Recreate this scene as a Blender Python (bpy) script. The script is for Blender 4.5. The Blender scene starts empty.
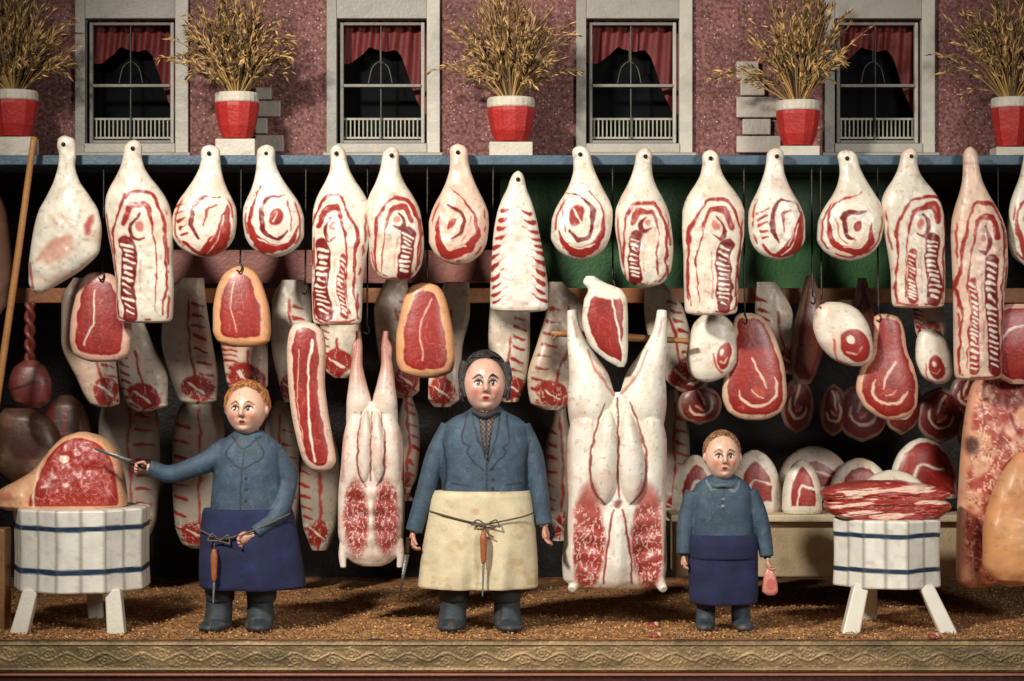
import bpy, math, numpy as np
from mathutils import Vector
rng=np.random.default_rng(7)
D=22.0; H=2.859; CY=340.5
def K(d): return 0.01*(D+d)/D
def toW(V,d):
    k=K(d); V=np.asarray(V,float)
    return np.stack([(V[:,0]-512)*k, d+V[:,1]*0.01, H-(V[:,2]-CY)*k],1)
def fromW(W,d):
    k=K(d)
    return np.stack([W[:,0]/k+512,(W[:,1]-d)*100,CY-(W[:,2]-H)/k],1)
def floorY(d): return CY+H/K(d)
# ---------- noise
def h2(ix,iy,s):
    n=(ix.astype(np.int64)*374761393+iy.astype(np.int64)*668265263+int(s)*982451653)&0xffffffff
    n=((n^(n>>13))*1274126177)&0xffffffff
    return ((n^(n>>16))&0xffff)/65535.0
def vn(x,y,s=0):
    x=np.asarray(x,float);y=np.asarray(y,float)
    ix=np.floor(x);iy=np.floor(y);fx=x-ix;fy=y-iy
    fx=fx*fx*(3-2*fx);fy=fy*fy*(3-2*fy)
    a=h2(ix,iy,s);b=h2(ix+1,iy,s);c=h2(ix,iy+1,s);e=h2(ix+1,iy+1,s)
    return (a*(1-fx)+b*fx)*(1-fy)+(c*(1-fx)+e*fx)*fy
def fbm(x,y,s=0,o=3):
    t=0;a=.5;n=0
    for i in range(o):
        t=t+a*vn(x*2**i,y*2**i,s+i*17);n+=a;a*=.5
    return t/n
def ss(a,b,x):
    t=np.clip((x-a)/(b-a),0,1);return t*t*(3-2*t)
def pch(xq,x,y):
    x=np.asarray(x,float);y=np.asarray(y,float)
    if len(x)<3: return np.interp(xq,x,y)
    h=np.diff(x);dl=np.diff(y)/h;m=np.zeros(len(x))
    for i in range(1,len(x)-1):
        a,b=dl[i-1],dl[i]
        m[i]=2*a*b/(a+b) if a*b>0 else 0
    m[0]=dl[0];m[-1]=dl[-1]
    i=np.clip(np.searchsorted(x,xq)-1,0,len(x)-2)
    t=(xq-x[i])/h[i];t2=t*t;t3=t2*t
    return (2*t3-3*t2+1)*y[i]+(t3-2*t2+t)*h[i]*m[i]+(-2*t3+3*t2)*y[i+1]+(t3-t2)*h[i]*m[i+1]
def C(*a): return np.array(a,float)/255.
def lin(c): 
    c=np.clip(c,0,1); return np.where(c<=.04045,c/12.92,((c+.055)/1.055)**2.4)
# ---------- geometry accumulator (X px, depth px, Y px)
class G:
    def __init__(s): s.V=[];s.Q=[];s.T=[];s.C=[];s.n=0
    def add(s,V,Q=None,T=None,col=(.5,.5,.5)):
        V=np.asarray(V,float).reshape(-1,3)
        if Q is not None and len(Q): s.Q.append(np.asarray(Q,int).reshape(-1,4)+s.n)
        if T is not None and len(T): s.T.append(np.asarray(T,int).reshape(-1,3)+s.n)
        col=np.asarray(col,float)
        if col.ndim==1: col=np.tile(col,(len(V),1))
        s.V.append(V);s.C.append(col);s.n+=len(V);return s
    def arr(s):
        V=np.concatenate(s.V);Cc=np.concatenate(s.C)
        Q=np.concatenate(s.Q) if s.Q else np.zeros((0,4),int)
        T=np.concatenate(s.T) if s.T else np.zeros((0,3),int)
        return V,Q,T,Cc
    def box(s,x0,x1,y0,y1,d0,d1,col):
        V=[(x,d,y) for x in(x0,x1) for d in(d0,d1) for y in(y0,y1)]
        Q=[(0,1,3,2),(4,6,7,5),(0,4,5,1),(2,3,7,6),(0,2,6,4),(1,5,7,3)]
        return s.add(V,Q,None,col)
    def hexa(s,bot,top,col):
        V=list(bot)+list(top);Q=[(0,1,2,3),(7,6,5,4)]+[(i,i+4,(i+1)%4+4,(i+1)%4) for i in range(4)]
        return s.add(V,Q,None,col)
    def ell(s,c,r,col,n=20,m=14):
        th=np.linspace(0,2*np.pi,n,endpoint=False);ph=np.linspace(0.02,np.pi-.02,m)
        V=[(c[0]+r[0]*math.sin(p)*math.cos(t),c[1]+r[1]*math.sin(p)*math.sin(t),c[2]-r[2]*math.cos(p)) for p in ph for t in th]
        return s.ring(np.array(V),m,n,col)
    def ring(s,V,m,n,col):
        i=np.arange(m-1)[:,None]*n;j=np.arange(n)[None];j2=(j+1)%n
        Q=np.stack([i+j,i+j2,i+n+j2,i+n+j],-1).reshape(-1,4)
        V=np.asarray(V).reshape(-1,3)
        c0=V[:n].mean(0);c1=V[-n:].mean(0);V=np.vstack([V,c0,c1]);a=m*n
        T=[(a,(k+1)%n,k) for k in range(n)]+[(a+1,(m-1)*n+k,(m-1)*n+(k+1)%n) for k in range(n)]
        return s.add(V,Q,T,np.asarray(col,float))
    def tube(s,pts,r,col,n=12,m=None,flat=1.0,ref=(0,1,0)):
        pts=np.asarray(pts,float);r=np.ones(len(pts))*np.asarray(r,float)
        L=np.r_[0,np.cumsum(np.linalg.norm(np.diff(pts,axis=0),axis=1))]
        m=m or max(2,int(min(60,len(pts)*6)))
        q=np.linspace(0,L[-1],m)
        P=np.stack([pch(q,L,pts[:,k]) for k in range(3)],1);R=pch(q,L,r)
        t=np.gradient(P,axis=0);t/=np.linalg.norm(t,axis=1)[:,None]+1e-9
        ref=np.array(ref,float)
        a=np.cross(t,ref);a/=np.linalg.norm(a,axis=1)[:,None]+1e-9
        b=np.cross(a,t)
        th=np.linspace(0,2*np.pi,n,endpoint=False)
        V=P[:,None]+R[:,None,None]*(np.cos(th)[None,:,None]*a[:,None]+flat*np.sin(th)[None,:,None]*b[:,None])
        return s.ring(V.reshape(-1,3),m,n,col)
    def loft(s,rows,T=12,res=1.0,nf=72,nb=16,p=2.4,back=.8,relief=None,col=(.8,.8,.8),d0=0,tp=.7,painter=None,seed=0,warp=0):
        R=np.array([tuple(r)[:3] for r in rows],float);y0,y1=R[0,0],R[-1,0]
        n=max(12,int((y1-y0)*res));t=np.linspace(0,1,n)
        y=y0+(y1-y0)*(.65*t+.35*(1-np.cos(np.pi*t))/2)
        xl=pch(y,R[:,0],R[:,1]);xr=pch(y,R[:,0],R[:,2]);hw=(xr-xl)/2;cx=(xl+xr)/2
        if len(rows[0])>3: TT=pch(y,R[:,0],np.array([r[3] for r in rows],float))
        else: TT=T*(hw/hw.max())**tp
        tt=np.linspace(-1,1,nf);sf=.5*tt+.5*np.sin(np.pi/2*tt)
        tb=np.linspace(1,-1,nb+2)[1:-1];sb=np.sin(np.pi/2*tb)
        f=(1-np.abs(sf)**p).clip(0)**(1/p);b=(1-np.abs(sb)**p).clip(0)**(1/p)
        S=np.r_[sf,sb];Z=np.r_[-f,b*back]
        X=cx[:,None]+hw[:,None]*S[None];Y=np.repeat(y[:,None],len(S),1)
        Dp=d0+TT[:,None]*Z[None]
        if relief is not None:
            w=np.r_[f,np.zeros(nb)][None];Dp=Dp-relief(X,Y)*w
        if painter is not None:
            k=np.unique(np.linspace(0,n-1,40).astype(int))
            poly=np.vstack([np.stack([xl[k],y[k]],1),np.stack([xr[k],y[k]],1)[::-1],[[xl[0],y[0]]]])
            edge=np.full(X.size,1e9);xf=X.ravel();yf=Y.ravel()
            for i in range(len(poly)-1):
                ax,ay=poly[i];dx,dy=poly[i+1]-poly[i];q=np.clip(((xf-ax)*dx+(yf-ay)*dy)/(dx*dx+dy*dy+1e-9),0,1)
                edge=np.minimum(edge,np.hypot(xf-ax-q*dx,yf-ay-q*dy))
            pt=Pt(xf,yf,painter[0],seed,edge,warp);painter[1](pt)
            c=pt.c;c=np.vstack([c,c[:1],c[-1:]])
        else: c=np.asarray(col,float)
        V=np.stack([X,Dp,Y],-1).reshape(-1,3)
        return s.ring(V,n,len(S),c)
class Pt:
    def __init__(s,X,Y,base,seed=0,edge=None,warp=0):
        s.seed=seed;s.x0=X;s.y0=Y
        s.X=X+(fbm(X/9,Y/9,seed)-.5)*3.6+(vn(X/26,Y/26,seed+51)-.5)*warp;s.Y=Y+(fbm(X/9,Y/9,seed+5)-.5)*3.6+(vn(X/26,Y/26,seed+61)-.5)*warp*1.3;s.edge=edge
        s.wn=(vn(X/6,Y/6,seed+71)-.5)*(1.3 if warp else .3)
        s.c=np.tile(base,(len(X),1))
        n=fbm(X/16,Y/16,seed+9)-.5
        s.c*=(1+.14*n)[:,None]
        s.bl(ss(.5,.8,fbm(X/20,Y/14,seed+3))*.32,C(208,154,130))
        s.bl(ss(.55,.8,fbm(X/24,Y/24,seed+23))*.22,C(194,174,136))
        s.bl(ss(.66,.76,fbm(X/4,Y/4,seed+4))*.22,C(112,84,68))
    def bl(s,a,col): a=np.clip(a,0,1)[:,None];s.c=s.c*(1-a)+col*a
    def rind(s,y0,dist=3.6,col=None):
        m=ss(.44,.54,fbm(s.x0/10,s.y0/16,s.seed+90))*ss(y0,y0+10,s.y0)
        s.bl(m*np.exp(-((s.edge-dist-s.wn)/.95)**2),C(150,46,36))
    def ell(s,cx,cy,rx,ry,col,ang=0,soft=1.2,al=1):
        x=s.X-cx;y=s.Y-cy;c,q=math.cos(ang),math.sin(ang);u=x*c+y*q;v=-x*q+y*c
        r=np.sqrt((u/rx)**2+(v/ry)**2);s.bl(al*np.clip(.5-(r-1)*min(rx,ry)/soft,0,1),col)
    def stroke(s,pts,w,col,soft=1.0,al=1):
        pts=np.array(pts,float);w=np.ones(len(pts))*np.asarray(w,float)
        if len(pts)>2:
            L=np.arange(len(pts));q=np.linspace(0,len(pts)-1,len(pts)*3);w=np.interp(q,L,w);pts=np.stack([pch(q,L,pts[:,0]),pch(q,L,pts[:,1])],1)
        best=np.full(len(s.X),1e9)
        for i in range(len(pts)-1):
            ax,ay=pts[i];bx,by=pts[i+1];dx,dy=bx-ax,by-ay
            t=np.clip(((s.X-ax)*dx+(s.Y-ay)*dy)/(dx*dx+dy*dy+1e-9),0,1)
            ds=np.hypot(s.X-ax-t*dx,s.Y-ay-t*dy)-(w[i]+(w[i+1]-w[i])*t)/2
            best=np.minimum(best,ds)
        s.bl(al*np.clip(.5-(best+s.wn)/soft,0,1),col)
    def spiral(s,cx,cy,r0,r1,a0,turns,w0,w1,col,sy=1.0,fl=1):
        t=np.linspace(0,1,14);r=r0+(r1-r0)*t;a=a0+turns*2*np.pi*t
        s.stroke(np.stack([cx+fl*r*np.cos(a),cy+sy*r*np.sin(a)],1),w0+(w1-w0)*t,col)
    def ladder(s,x0,y0,x1,y1,w,n,red,white):
        s.stroke([(x0,y0),(x1,y1)],w,red)
        for i in range(n):
            t=(i+.5)/n;x=x0+(x1-x0)*t;y=y0+(y1-y0)*t;r=w*(.34-.06*((i*7)%3))
            s.stroke([(x-r,y-1.5),(x+r,y+1.5)],[abs(y1-y0)/n*.55,abs(y1-y0)/n*.35],white)
    def marble(s,mask,col=C(220,165,145),sc=4,al=.8,thr=.93,st=1.8,w=.06):
        n=fbm(s.x0/sc,s.y0/sc/st,s.seed+31,3);r=1-np.abs(2*n-1)*1.6
        s.bl(mask*ss(thr,thr+w,r)*al,col)
# ---------- palette
FAT=C(226,217,199);RED=C(150,38,29);DRED=C(114,23,20);PINK=C(206,146,128)
# ---------- materials
def nd(nt,t,**k):
    n=nt.nodes.new(t)
    for a,b in k.items(): setattr(n,a,b)
    return n
def paint_mat(name,rough=.45,bump=.25,bs=60,dirt=.35,ds=6,coat=0.0,metal=0,spec=.5):
    m=bpy.data.materials.new(name);m.use_nodes=True;nt=m.node_tree;b=nt.nodes['Principled BSDF']
    at=nd(nt,'ShaderNodeAttribute',attribute_name='Col');tc=nd(nt,'ShaderNodeTexCoord')
    n1=nd(nt,'ShaderNodeTexNoise');n1.inputs['Scale'].default_value=ds;n1.inputs['Detail'].default_value=8;n1.inputs['Roughness'].default_value=.65
    nt.links.new(tc.outputs['Object'],n1.inputs['Vector'])
    r=nd(nt,'ShaderNodeMapRange');r.inputs[1].default_value=.3;r.inputs[2].default_value=.55;r.inputs[3].default_value=1-dirt;r.inputs[4].default_value=1.0
    nt.links.new(n1.outputs[0],r.inputs[0])
    mx=nd(nt,'ShaderNodeMix',data_type='RGBA',blend_type='MULTIPLY');mx.inputs[0].default_value=1
    nt.links.new(at.outputs['Color'],mx.inputs[6]);nt.links.new(r.outputs[0],mx.inputs[7])
    nt.links.new(mx.outputs[2],b.inputs['Base Color'])
    n2=nd(nt,'ShaderNodeTexNoise');n2.inputs['Scale'].default_value=bs;n2.inputs['Detail'].default_value=6
    nt.links.new(tc.outputs['Object'],n2.inputs['Vector'])
    ad=nd(nt,'ShaderNodeMath',operation='MULTIPLY_ADD');ad.inputs[1].default_value=2.0
    nt.links.new(n1.outputs[0],ad.inputs[0]);nt.links.new(n2.outputs[0],ad.inputs[2])
    bp=nd(nt,'ShaderNodeBump');bp.inputs['Strength'].default_value=bump;bp.inputs['Distance'].default_value=.03
    nt.links.new(ad.outputs[0],bp.inputs['Height']);nt.links.new(bp.outputs[0],b.inputs['Normal'])
    r2=nd(nt,'ShaderNodeMapRange');r2.inputs[3].default_value=rough-.12;r2.inputs[4].default_value=min(1,rough+.15)
    nt.links.new(n2.outputs[0],r2.inputs[0]);nt.links.new(r2.outputs[0],b.inputs['Roughness'])
    b.inputs['Metallic'].default_value=metal;b.inputs['Specular IOR Level'].default_value=spec
    b.inputs['Coat Weight'].default_value=coat;b.inputs['Coat Roughness'].default_value=.28
    return m
M_meat=paint_mat('painted_plaster_meat',.4,.14,26,.13,4,coat=.18)
M_wood=paint_mat('painted_wood',.5,.25,30,.25,4)
M_white=paint_mat('white_gloss_paint',.42,.12,24,.1,3)
M_cloth=paint_mat('painted_cloth',.6,.25,90,.3,8)
M_fab=paint_mat('woven_cotton',.85,.45,160,.12,6)
M_skin=paint_mat('painted_skin',.38,.08,50,.12,9,coat=.2)
M_metal=paint_mat('dark_iron',.4,.2,60,.3,9,metal=.7)
M_straw=paint_mat('dried_grass',.75,.1,60,.15,9)
M_brass=paint_mat('embossed_brass_paper',.45,.35,30,.4,4,metal=.2)
M_dust=paint_mat('sawdust',.85,.7,35,.35,5)
M_room_dark=paint_mat('dark_room_backboard',.8,.02,3,.3,3,spec=.05)  # near-black board colour standing in for the unlit rooms
def wall_mat():
    m=bpy.data.materials.new('speckled_stone_paper');m.use_nodes=True;nt=m.node_tree;b=nt.nodes['Principled BSDF']
    tc=nd(nt,'ShaderNodeTexCoord')
    v=nd(nt,'ShaderNodeTexVoronoi');v.inputs['Scale'].default_value=30
    w=nd(nt,'ShaderNodeTexNoise');w.inputs['Scale'].default_value=26;w.inputs['Detail'].default_value=6;w.inputs['Roughness'].default_value=.7
    l=nd(nt,'ShaderNodeTexNoise');l.inputs['Scale'].default_value=1.4;l.inputs['Detail'].default_value=4
    for q in(v,w,l): nt.links.new(tc.outputs['Object'],q.inputs['Vector'])
    cr=nd(nt,'ShaderNodeValToRGB');cr.color_ramp.elements[0].position=.4;cr.color_ramp.elements[0].color=(.13,.038,.032,1);cr.color_ramp.elements[1].position=.62;cr.color_ramp.elements[1].color=(.42,.18,.155,1)
    nt.links.new(w.outputs[0],cr.inputs[0])
    sp=nd(nt,'ShaderNodeMapRange');sp.inputs[1].default_value=.16;sp.inputs[2].default_value=.3;sp.inputs[3].default_value=1;sp.inputs[4].default_value=0
    nt.links.new(v.outputs['Distance'],sp.inputs[0])
    th=nd(nt,'ShaderNodeSeparateColor');nt.links.new(v.outputs['Color'],th.inputs[0])
    gt=nd(nt,'ShaderNodeMath',operation='GREATER_THAN');gt.inputs[1].default_value=.7;nt.links.new(th.outputs[0],gt.inputs[0])
    mu=nd(nt,'ShaderNodeMath',operation='MULTIPLY');nt.links.new(sp.outputs[0],mu.inputs[0]);nt.links.new(gt.outputs[0],mu.inputs[1])
    mx=nd(nt,'ShaderNodeMix',data_type='RGBA');mx.inputs[7].default_value=(.75,.56,.5,1)
    nt.links.new(mu.outputs[0],mx.inputs[0]);nt.links.new(cr.outputs[0],mx.inputs[6])
    m2=nd(nt,'ShaderNodeMix',data_type='RGBA',blend_type='MULTIPLY');m2.inputs[0].default_value=.6
    nt.links.new(mx.outputs[2],m2.inputs[6]);nt.links.new(l.outputs[0],m2.inputs[7])
    nt.links.new(m2.outputs[2],b.inputs['Base Color']);b.inputs['Roughness'].default_value=.75
    bp=nd(nt,'ShaderNodeBump');bp.inputs['Strength'].default_value=.6;bp.inputs['Distance'].default_value=.02
    nt.links.new(w.outputs[0],bp.inputs['Height']);nt.links.new(bp.outputs[0],b.inputs['Normal'])
    return m
M_wall=wall_mat()
# ---------- object making
OR={}
def mkmesh(name,W,Q,T,Cc,smooth=True):
    me=bpy.data.meshes.new(name);me.vertices.add(len(W));me.vertices.foreach_set('co',W.astype(np.float32).ravel())
    li=np.r_[Q.ravel(),T.ravel()].astype(np.int32)
    st=np.r_[np.arange(len(Q))*4,len(Q)*4+np.arange(len(T))*3].astype(np.int32)
    me.loops.add(len(li));me.loops.foreach_set('vertex_index',li)
    me.polygons.add(len(st));me.polygons.foreach_set('loop_start',st)
    me.update(calc_edges=True);me.validate()
    me.polygons.foreach_set('use_smooth',np.full(len(me.polygons),smooth))
    a=me.color_attributes.new('Col','FLOAT_COLOR','POINT')
    a.data.foreach_set('color',np.c_[lin(Cc),np.ones(len(Cc))].astype(np.float32).ravel());return me
def link(name,me,origin,mat,parent=None):
    o=bpy.data.objects.new(name,me);bpy.context.scene.collection.objects.link(o)
    OR[o.name]=np.array(origin,float)
    if me is not None and mat is not None:
        me.materials.clear();me.materials.append(mat)
    loc=np.array(origin,float)
    if parent is not None: o.parent=parent;loc=loc-OR[parent.name]
    o.location=loc;return o
def fixn(me):
    import bmesh
    bm=bmesh.new();bm.from_mesh(me);bmesh.ops.recalc_face_normals(bm,faces=bm.faces);bm.to_mesh(me);bm.free()
def mk(name,g,d,mat,parent=None,label=None,cat=None,group=None,smooth=True,bevel=0,colorfn=None,kind=None):
    V,Q,T,Cc=g.arr()
    if colorfn is not None: Cc=colorfn(V)
    W=toW(V,d);o0=(W.min(0)+W.max(0))/2
    me=mkmesh(name,W-o0,Q,T,Cc,smooth)
    if len(W)<60000: fixn(me)
    o=link(name,me,o0,mat,parent)
    if bevel:
        b=o.modifiers.new('b','BEVEL');b.width=bevel;b.segments=2;b.limit_method='ANGLE'
    tag(o,label,cat,group,kind);return o
def tag(o,label=None,cat=None,group=None,kind=None):
    if label:o['label']=label
    if cat:o['category']=cat
    if group:o['group']=group
    if kind:o['kind']=kind
def empty(name,px,py,d,label,cat,group=None,dp=0):
    o=bpy.data.objects.new(name,None);bpy.context.scene.collection.objects.link(o)
    w=toW(np.array([[px,dp,py]]),d)[0];o.location=w;o.empty_display_size=.1;OR[o.name]=w;tag(o,label,cat,group);return o
def remesh(name,g,d,voxel,mat,parent,colorfn=None,extra=None,smooth_it=3):
    V,Q,T,Cc=g.arr();W=toW(V,d);me=mkmesh('tmp',W,Q,T,Cc);fixn(me)
    o=bpy.data.objects.new('tmp',me);bpy.context.scene.collection.objects.link(o)
    r=o.modifiers.new('r','REMESH');r.mode='VOXEL';r.voxel_size=voxel
    s=o.modifiers.new('s','SMOOTH');s.iterations=smooth_it;s.factor=.5
    dg=bpy.context.evaluated_depsgraph_get();dg.update()
    m2=bpy.data.meshes.new_from_object(o.evaluated_get(dg))
    nv=len(m2.vertices);co=np.zeros(nv*3,np.float32);m2.vertices.foreach_get('co',co);co=co.reshape(-1,3).astype(float)
    npoly=len(m2.polygons);ls=np.zeros(npoly,np.int32);lt=np.zeros(npoly,np.int32)
    m2.polygons.foreach_get('loop_start',ls);m2.polygons.foreach_get('loop_total',lt)
    li=np.zeros(len(m2.loops),np.int32);m2.loops.foreach_get('vertex_index',li)
    q=ls[lt==4];Q2=np.stack([li[q+k] for k in range(4)],1);t=ls[lt==3]
    T2=np.stack([li[t+k] for k in range(3)],1) if len(t) else np.zeros((0,3),int)
    P=fromW(co,d)
    c2=colorfn(P) if colorfn is not None else np.tile(Cc[0],(nv,1))
    bpy.data.objects.remove(o);bpy.data.meshes.remove(m2)
    gg=G();gg.add(P,Q2,T2,c2)
    if extra is not None:
        v,qq,tt,cc=extra.arr();gg.add(v,qq,tt,cc)
    V,Q,T,Cc=gg.arr();W=toW(V,d);o0=(W.min(0)+W.max(0))/2
    return link(name,mkmesh(name,W-o0,Q,T,Cc),o0,mat,parent)
def gridQ(m,n):
    i=np.arange(m-1)[:,None]*n;j=np.arange(n-1)[None];return np.stack([i+j,i+j+1,i+n+j+1,i+n+j],-1).reshape(-1,4)
# =================== SETTING ===================
dF=4.6
g=G();nx,ny=420,170
xs=np.linspace(-8,8,nx);ys=np.linspace(-1.0,dF,ny);XX,YY=np.meshgrid(xs,ys)
zz=(fbm(XX*9,YY*9,3)-.5)*.03+(fbm(XX*40,YY*40,4)-.5)*.02
V=np.stack([XX*100+512,YY*100,CY+(H-zz)*100],-1).reshape(-1,3)
n=fbm(XX*14,YY*14,8).ravel();n2=vn(XX.ravel()*60,YY.ravel()*60,9)
g.add(V,gridQ(ny,nx),None,C(168,118,72)[None]*(.55+.6*n+.35*n2)[:,None]);mk('floor',g,0,M_dust,kind='structure')
N=30000
cx=rng.uniform(-6.2,6.2,N);cy=-1+4.4*rng.uniform(0,1,N)**1.5;sz=rng.uniform(.005,.016,N);a=rng.uniform(0,6.28,N)
base=np.stack([cx*100+512,cy*100,CY+(H-.014)*100+0*cx],1)
off=[base+np.stack([np.cos(a+k*1.57)*sz*100,np.sin(a+k*1.57)*sz*60,-rng.uniform(-.4,1.7,N)],1) for k in range(4)]
V=np.stack(off,1).reshape(-1,3)
g=G();g.add(V,np.arange(4*N).reshape(-1,4),None,np.repeat(C(214,164,106)[None]*rng.uniform(.3,1.15,N)[:,None],4,0));mk('sawdust',g,0,M_dust,smooth=False,kind='stuff',label='scattered brown sawdust over the shop floor')
# front trim
g=G();nx,ny=1700,52
u=np.linspace(-60,1084,nx);v=np.linspace(641,671.5,ny);U,Vv=np.meshgrid(u,v)
per=38.;vc=(Vv-657);yc=3.6*np.sin(U/per*2*np.pi)
rel=1.0*np.exp(-((vc-yc)/1.2)**2)
half=per/2;lx=(U%half)-half/2;s_=np.where((np.floor(U/half)%2)==0,1,-1)
rr=np.hypot(lx,(vc+s_*3.5));an=np.arctan2(vc+s_*3.5,lx)
rel+=1.0*np.exp(-((rr-3.4)/.9)**2)+1.0*np.exp(-(rr/1.3)**2)+.8*np.exp(-((rr-6.5-1.4*np.cos(an*5))/.9)**2)
rel=rel*.8*(np.abs(vc)<11)*(.5+fbm(U/30,Vv/20,7))+1.4*np.exp(-((np.abs(vc)-12.5)/.9)**2)+.9*(fbm(U/2.5,Vv/2.5,2)-.5)
g.add(np.stack([U,-rel,Vv],-1).reshape(-1,3),gridQ(ny,nx),None,C(176,146,102)[None]*(.56+.1*rel.ravel()+.45*fbm(U.ravel()/40,Vv.ravel()/10,5))[:,None])
g.box(-60,1084,641,671.5,3,9,C(90,60,40))
mk('decorative_trim',g,-1.1,M_brass,label='embossed brass paper strip along the stage front edge',cat='trim')
g=G();g.box(-80,1104,673,675.5,-6,20,C(150,96,74));g.box(-80,1104,676.5,700,-3,20,C(70,24,18))
mk('stage_moulding',g,-1.1,M_wood,label='dark red varnished wooden moulding below the brass trim',cat='moulding',bevel=.01,smooth=False)
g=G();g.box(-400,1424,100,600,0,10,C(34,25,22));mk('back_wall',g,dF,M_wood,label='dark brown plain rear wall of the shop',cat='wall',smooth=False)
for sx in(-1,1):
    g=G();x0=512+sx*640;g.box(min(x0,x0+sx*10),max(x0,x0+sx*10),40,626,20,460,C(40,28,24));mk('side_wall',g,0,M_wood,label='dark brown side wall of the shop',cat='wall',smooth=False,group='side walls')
g=G();g.box(-140,1164,158,166,112,460,C(40,30,26));mk('ceiling',g,0,M_wood,kind='structure',smooth=False)  # shop ceiling, put in over the interior to keep it dark
g=G();g.box(-140,1164,155,165,0,105,C(66,88,104));mk('shelf',g,.1,M_wood,label='long blue painted shelf board carrying the flower pots',cat='shelf',bevel=.012,smooth=False)
g=G();g.box(500,905,172,292,0,5,C(44,88,44));mk('green_panel',g,1.7,M_wood,label='green painted board behind the hanging meat',cat='panel',smooth=False)
g=G();g.box(150,498,250,283,0,5,C(140,84,72));mk('pink_panel',g,1.7,M_wood,label='dull pink painted board behind the hanging meat',cat='panel',smooth=False)
g=G();g.box(-60,1100,288,303,0,10,C(164,104,60));mk('hanging_rail',g,1.35,M_wood,label='plain brown wooden rail the second row hangs on',cat='rail',bevel=.01,smooth=False)
g=G();g.box(668,975,512,519,-40,60,C(206,188,156));g.box(674,969,519,574,-30,50,C(184,164,130))
mk('counter',g,1.5,M_wood,label='cream painted low counter stacked with cut meat',cat='counter',bevel=.015,smooth=False)
g=G();g.box(-30,8,528,640,-15,15,C(140,98,60));mk('wooden_post',g,-.2,M_wood,label='plain brown wooden post at the stage edge',cat='post',bevel=.015,smooth=False)
# ---------- facade
dW=1.15
fac=empty('house_facade',512,80,dW,'dusty pink speckled house front with four sash windows','building')
wins=[(78,187),(329,438),(578,690),(826,932)]
g=G();x=-160
for (a,b) in wins:
    g.box(x,a,-70,172,0,14,C(120,60,55));g.box(a,b,-70,8,0,14,C(120,60,55));g.box(a,b,152,172,0,14,C(120,60,55));x=b
g.box(x,1190,-70,172,0,14,C(120,60,55))
mk('wall',g,dW,M_wall,fac,smooth=False)
for wi,(a,b) in enumerate(wins):
    g=G();g.box(a-10,b+10,-4,162,44,46,C(18,20,20))  # backboard, not glass: darkness of the room behind put into its colour
    w=mk('window',g,dW,M_room_dark,fac,smooth=False)
    fr=C(186,180,166);g=G()
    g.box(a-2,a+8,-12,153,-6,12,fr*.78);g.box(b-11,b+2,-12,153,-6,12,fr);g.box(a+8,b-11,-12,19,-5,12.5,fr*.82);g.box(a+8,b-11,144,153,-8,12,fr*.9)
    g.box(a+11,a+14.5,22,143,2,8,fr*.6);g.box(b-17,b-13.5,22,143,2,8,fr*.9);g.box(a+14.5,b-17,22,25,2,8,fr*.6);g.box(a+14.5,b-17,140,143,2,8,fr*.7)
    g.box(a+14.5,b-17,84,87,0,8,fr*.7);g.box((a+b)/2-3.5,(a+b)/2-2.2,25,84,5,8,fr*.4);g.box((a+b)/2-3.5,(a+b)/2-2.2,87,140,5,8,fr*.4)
    mk('frame',g,dW,M_wood,w,bevel=.006,smooth=False)
    g=G();g.box(a-5,b+5,153.5,158,-14,12,C(160,152,138));mk('sill',g,dW,M_wood,w,bevel=.008,smooth=False)
    n1=60;m1=26;vv=[]
    for ii in range(m1):
        for jj in range(n1):
            t=jj/(n1-1);r=ii/(m1-1);xx=a+8+(b-a-18)*t
            bot=44+66*ss(.6,1.0,np.array(t))+16*ss(.4,0,np.array(t))+5*abs(math.sin(t*9))
            vv.append((xx,20+2.2*math.sin(t*46+r*2),14+(bot-14)*r))
    g=G();g.add(vv,gridQ(m1,n1),None,C(104,24,20));mk('curtain',g,dW,M_cloth,w)
    g=G();wc=C(160,156,136)
    g.box(a+12,b-14,117,119,10,12,wc);g.box(a+12,b-14,136,138,10,12,wc)
    for q in np.arange(a+16,b-18,4.2): g.box(q,q+1.3,119,136,10.3,11.7,wc)
    mk('railing',g,dW,M_wood,w,smooth=False)
    g=G();cxm=(a+b)/2-4;wc=wc*.55
    g.tube([(cxm,14,48),(cxm,14,60)],.5,wc,n=6);g.tube([(cxm-12,14,82),(cxm-8,14,66),(cxm,14,60),(cxm+8,14,66),(cxm+12,14,82)],.5,wc,n=6)
    mk('ornament',g,dW,M_wood,w)
def quoin(blocks):
    g=G()
    for (x0,x1,y0,y1) in blocks: g.box(x0,x1,y0,y1,-7,-.3,C(180,170,156))
    mk('quoin',g,dW,M_wood,fac,bevel=.01,smooth=False)
quoin([(256,272,88,100),(256,281,101.5,117),(256,268,118.5,134),(256,284,135.5,152)])
quoin([(736,758,62,80),(740,764,81.5,96),(736,780,97.5,118),(742,770,119.5,135),(736,780,136.5,153)])
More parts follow.
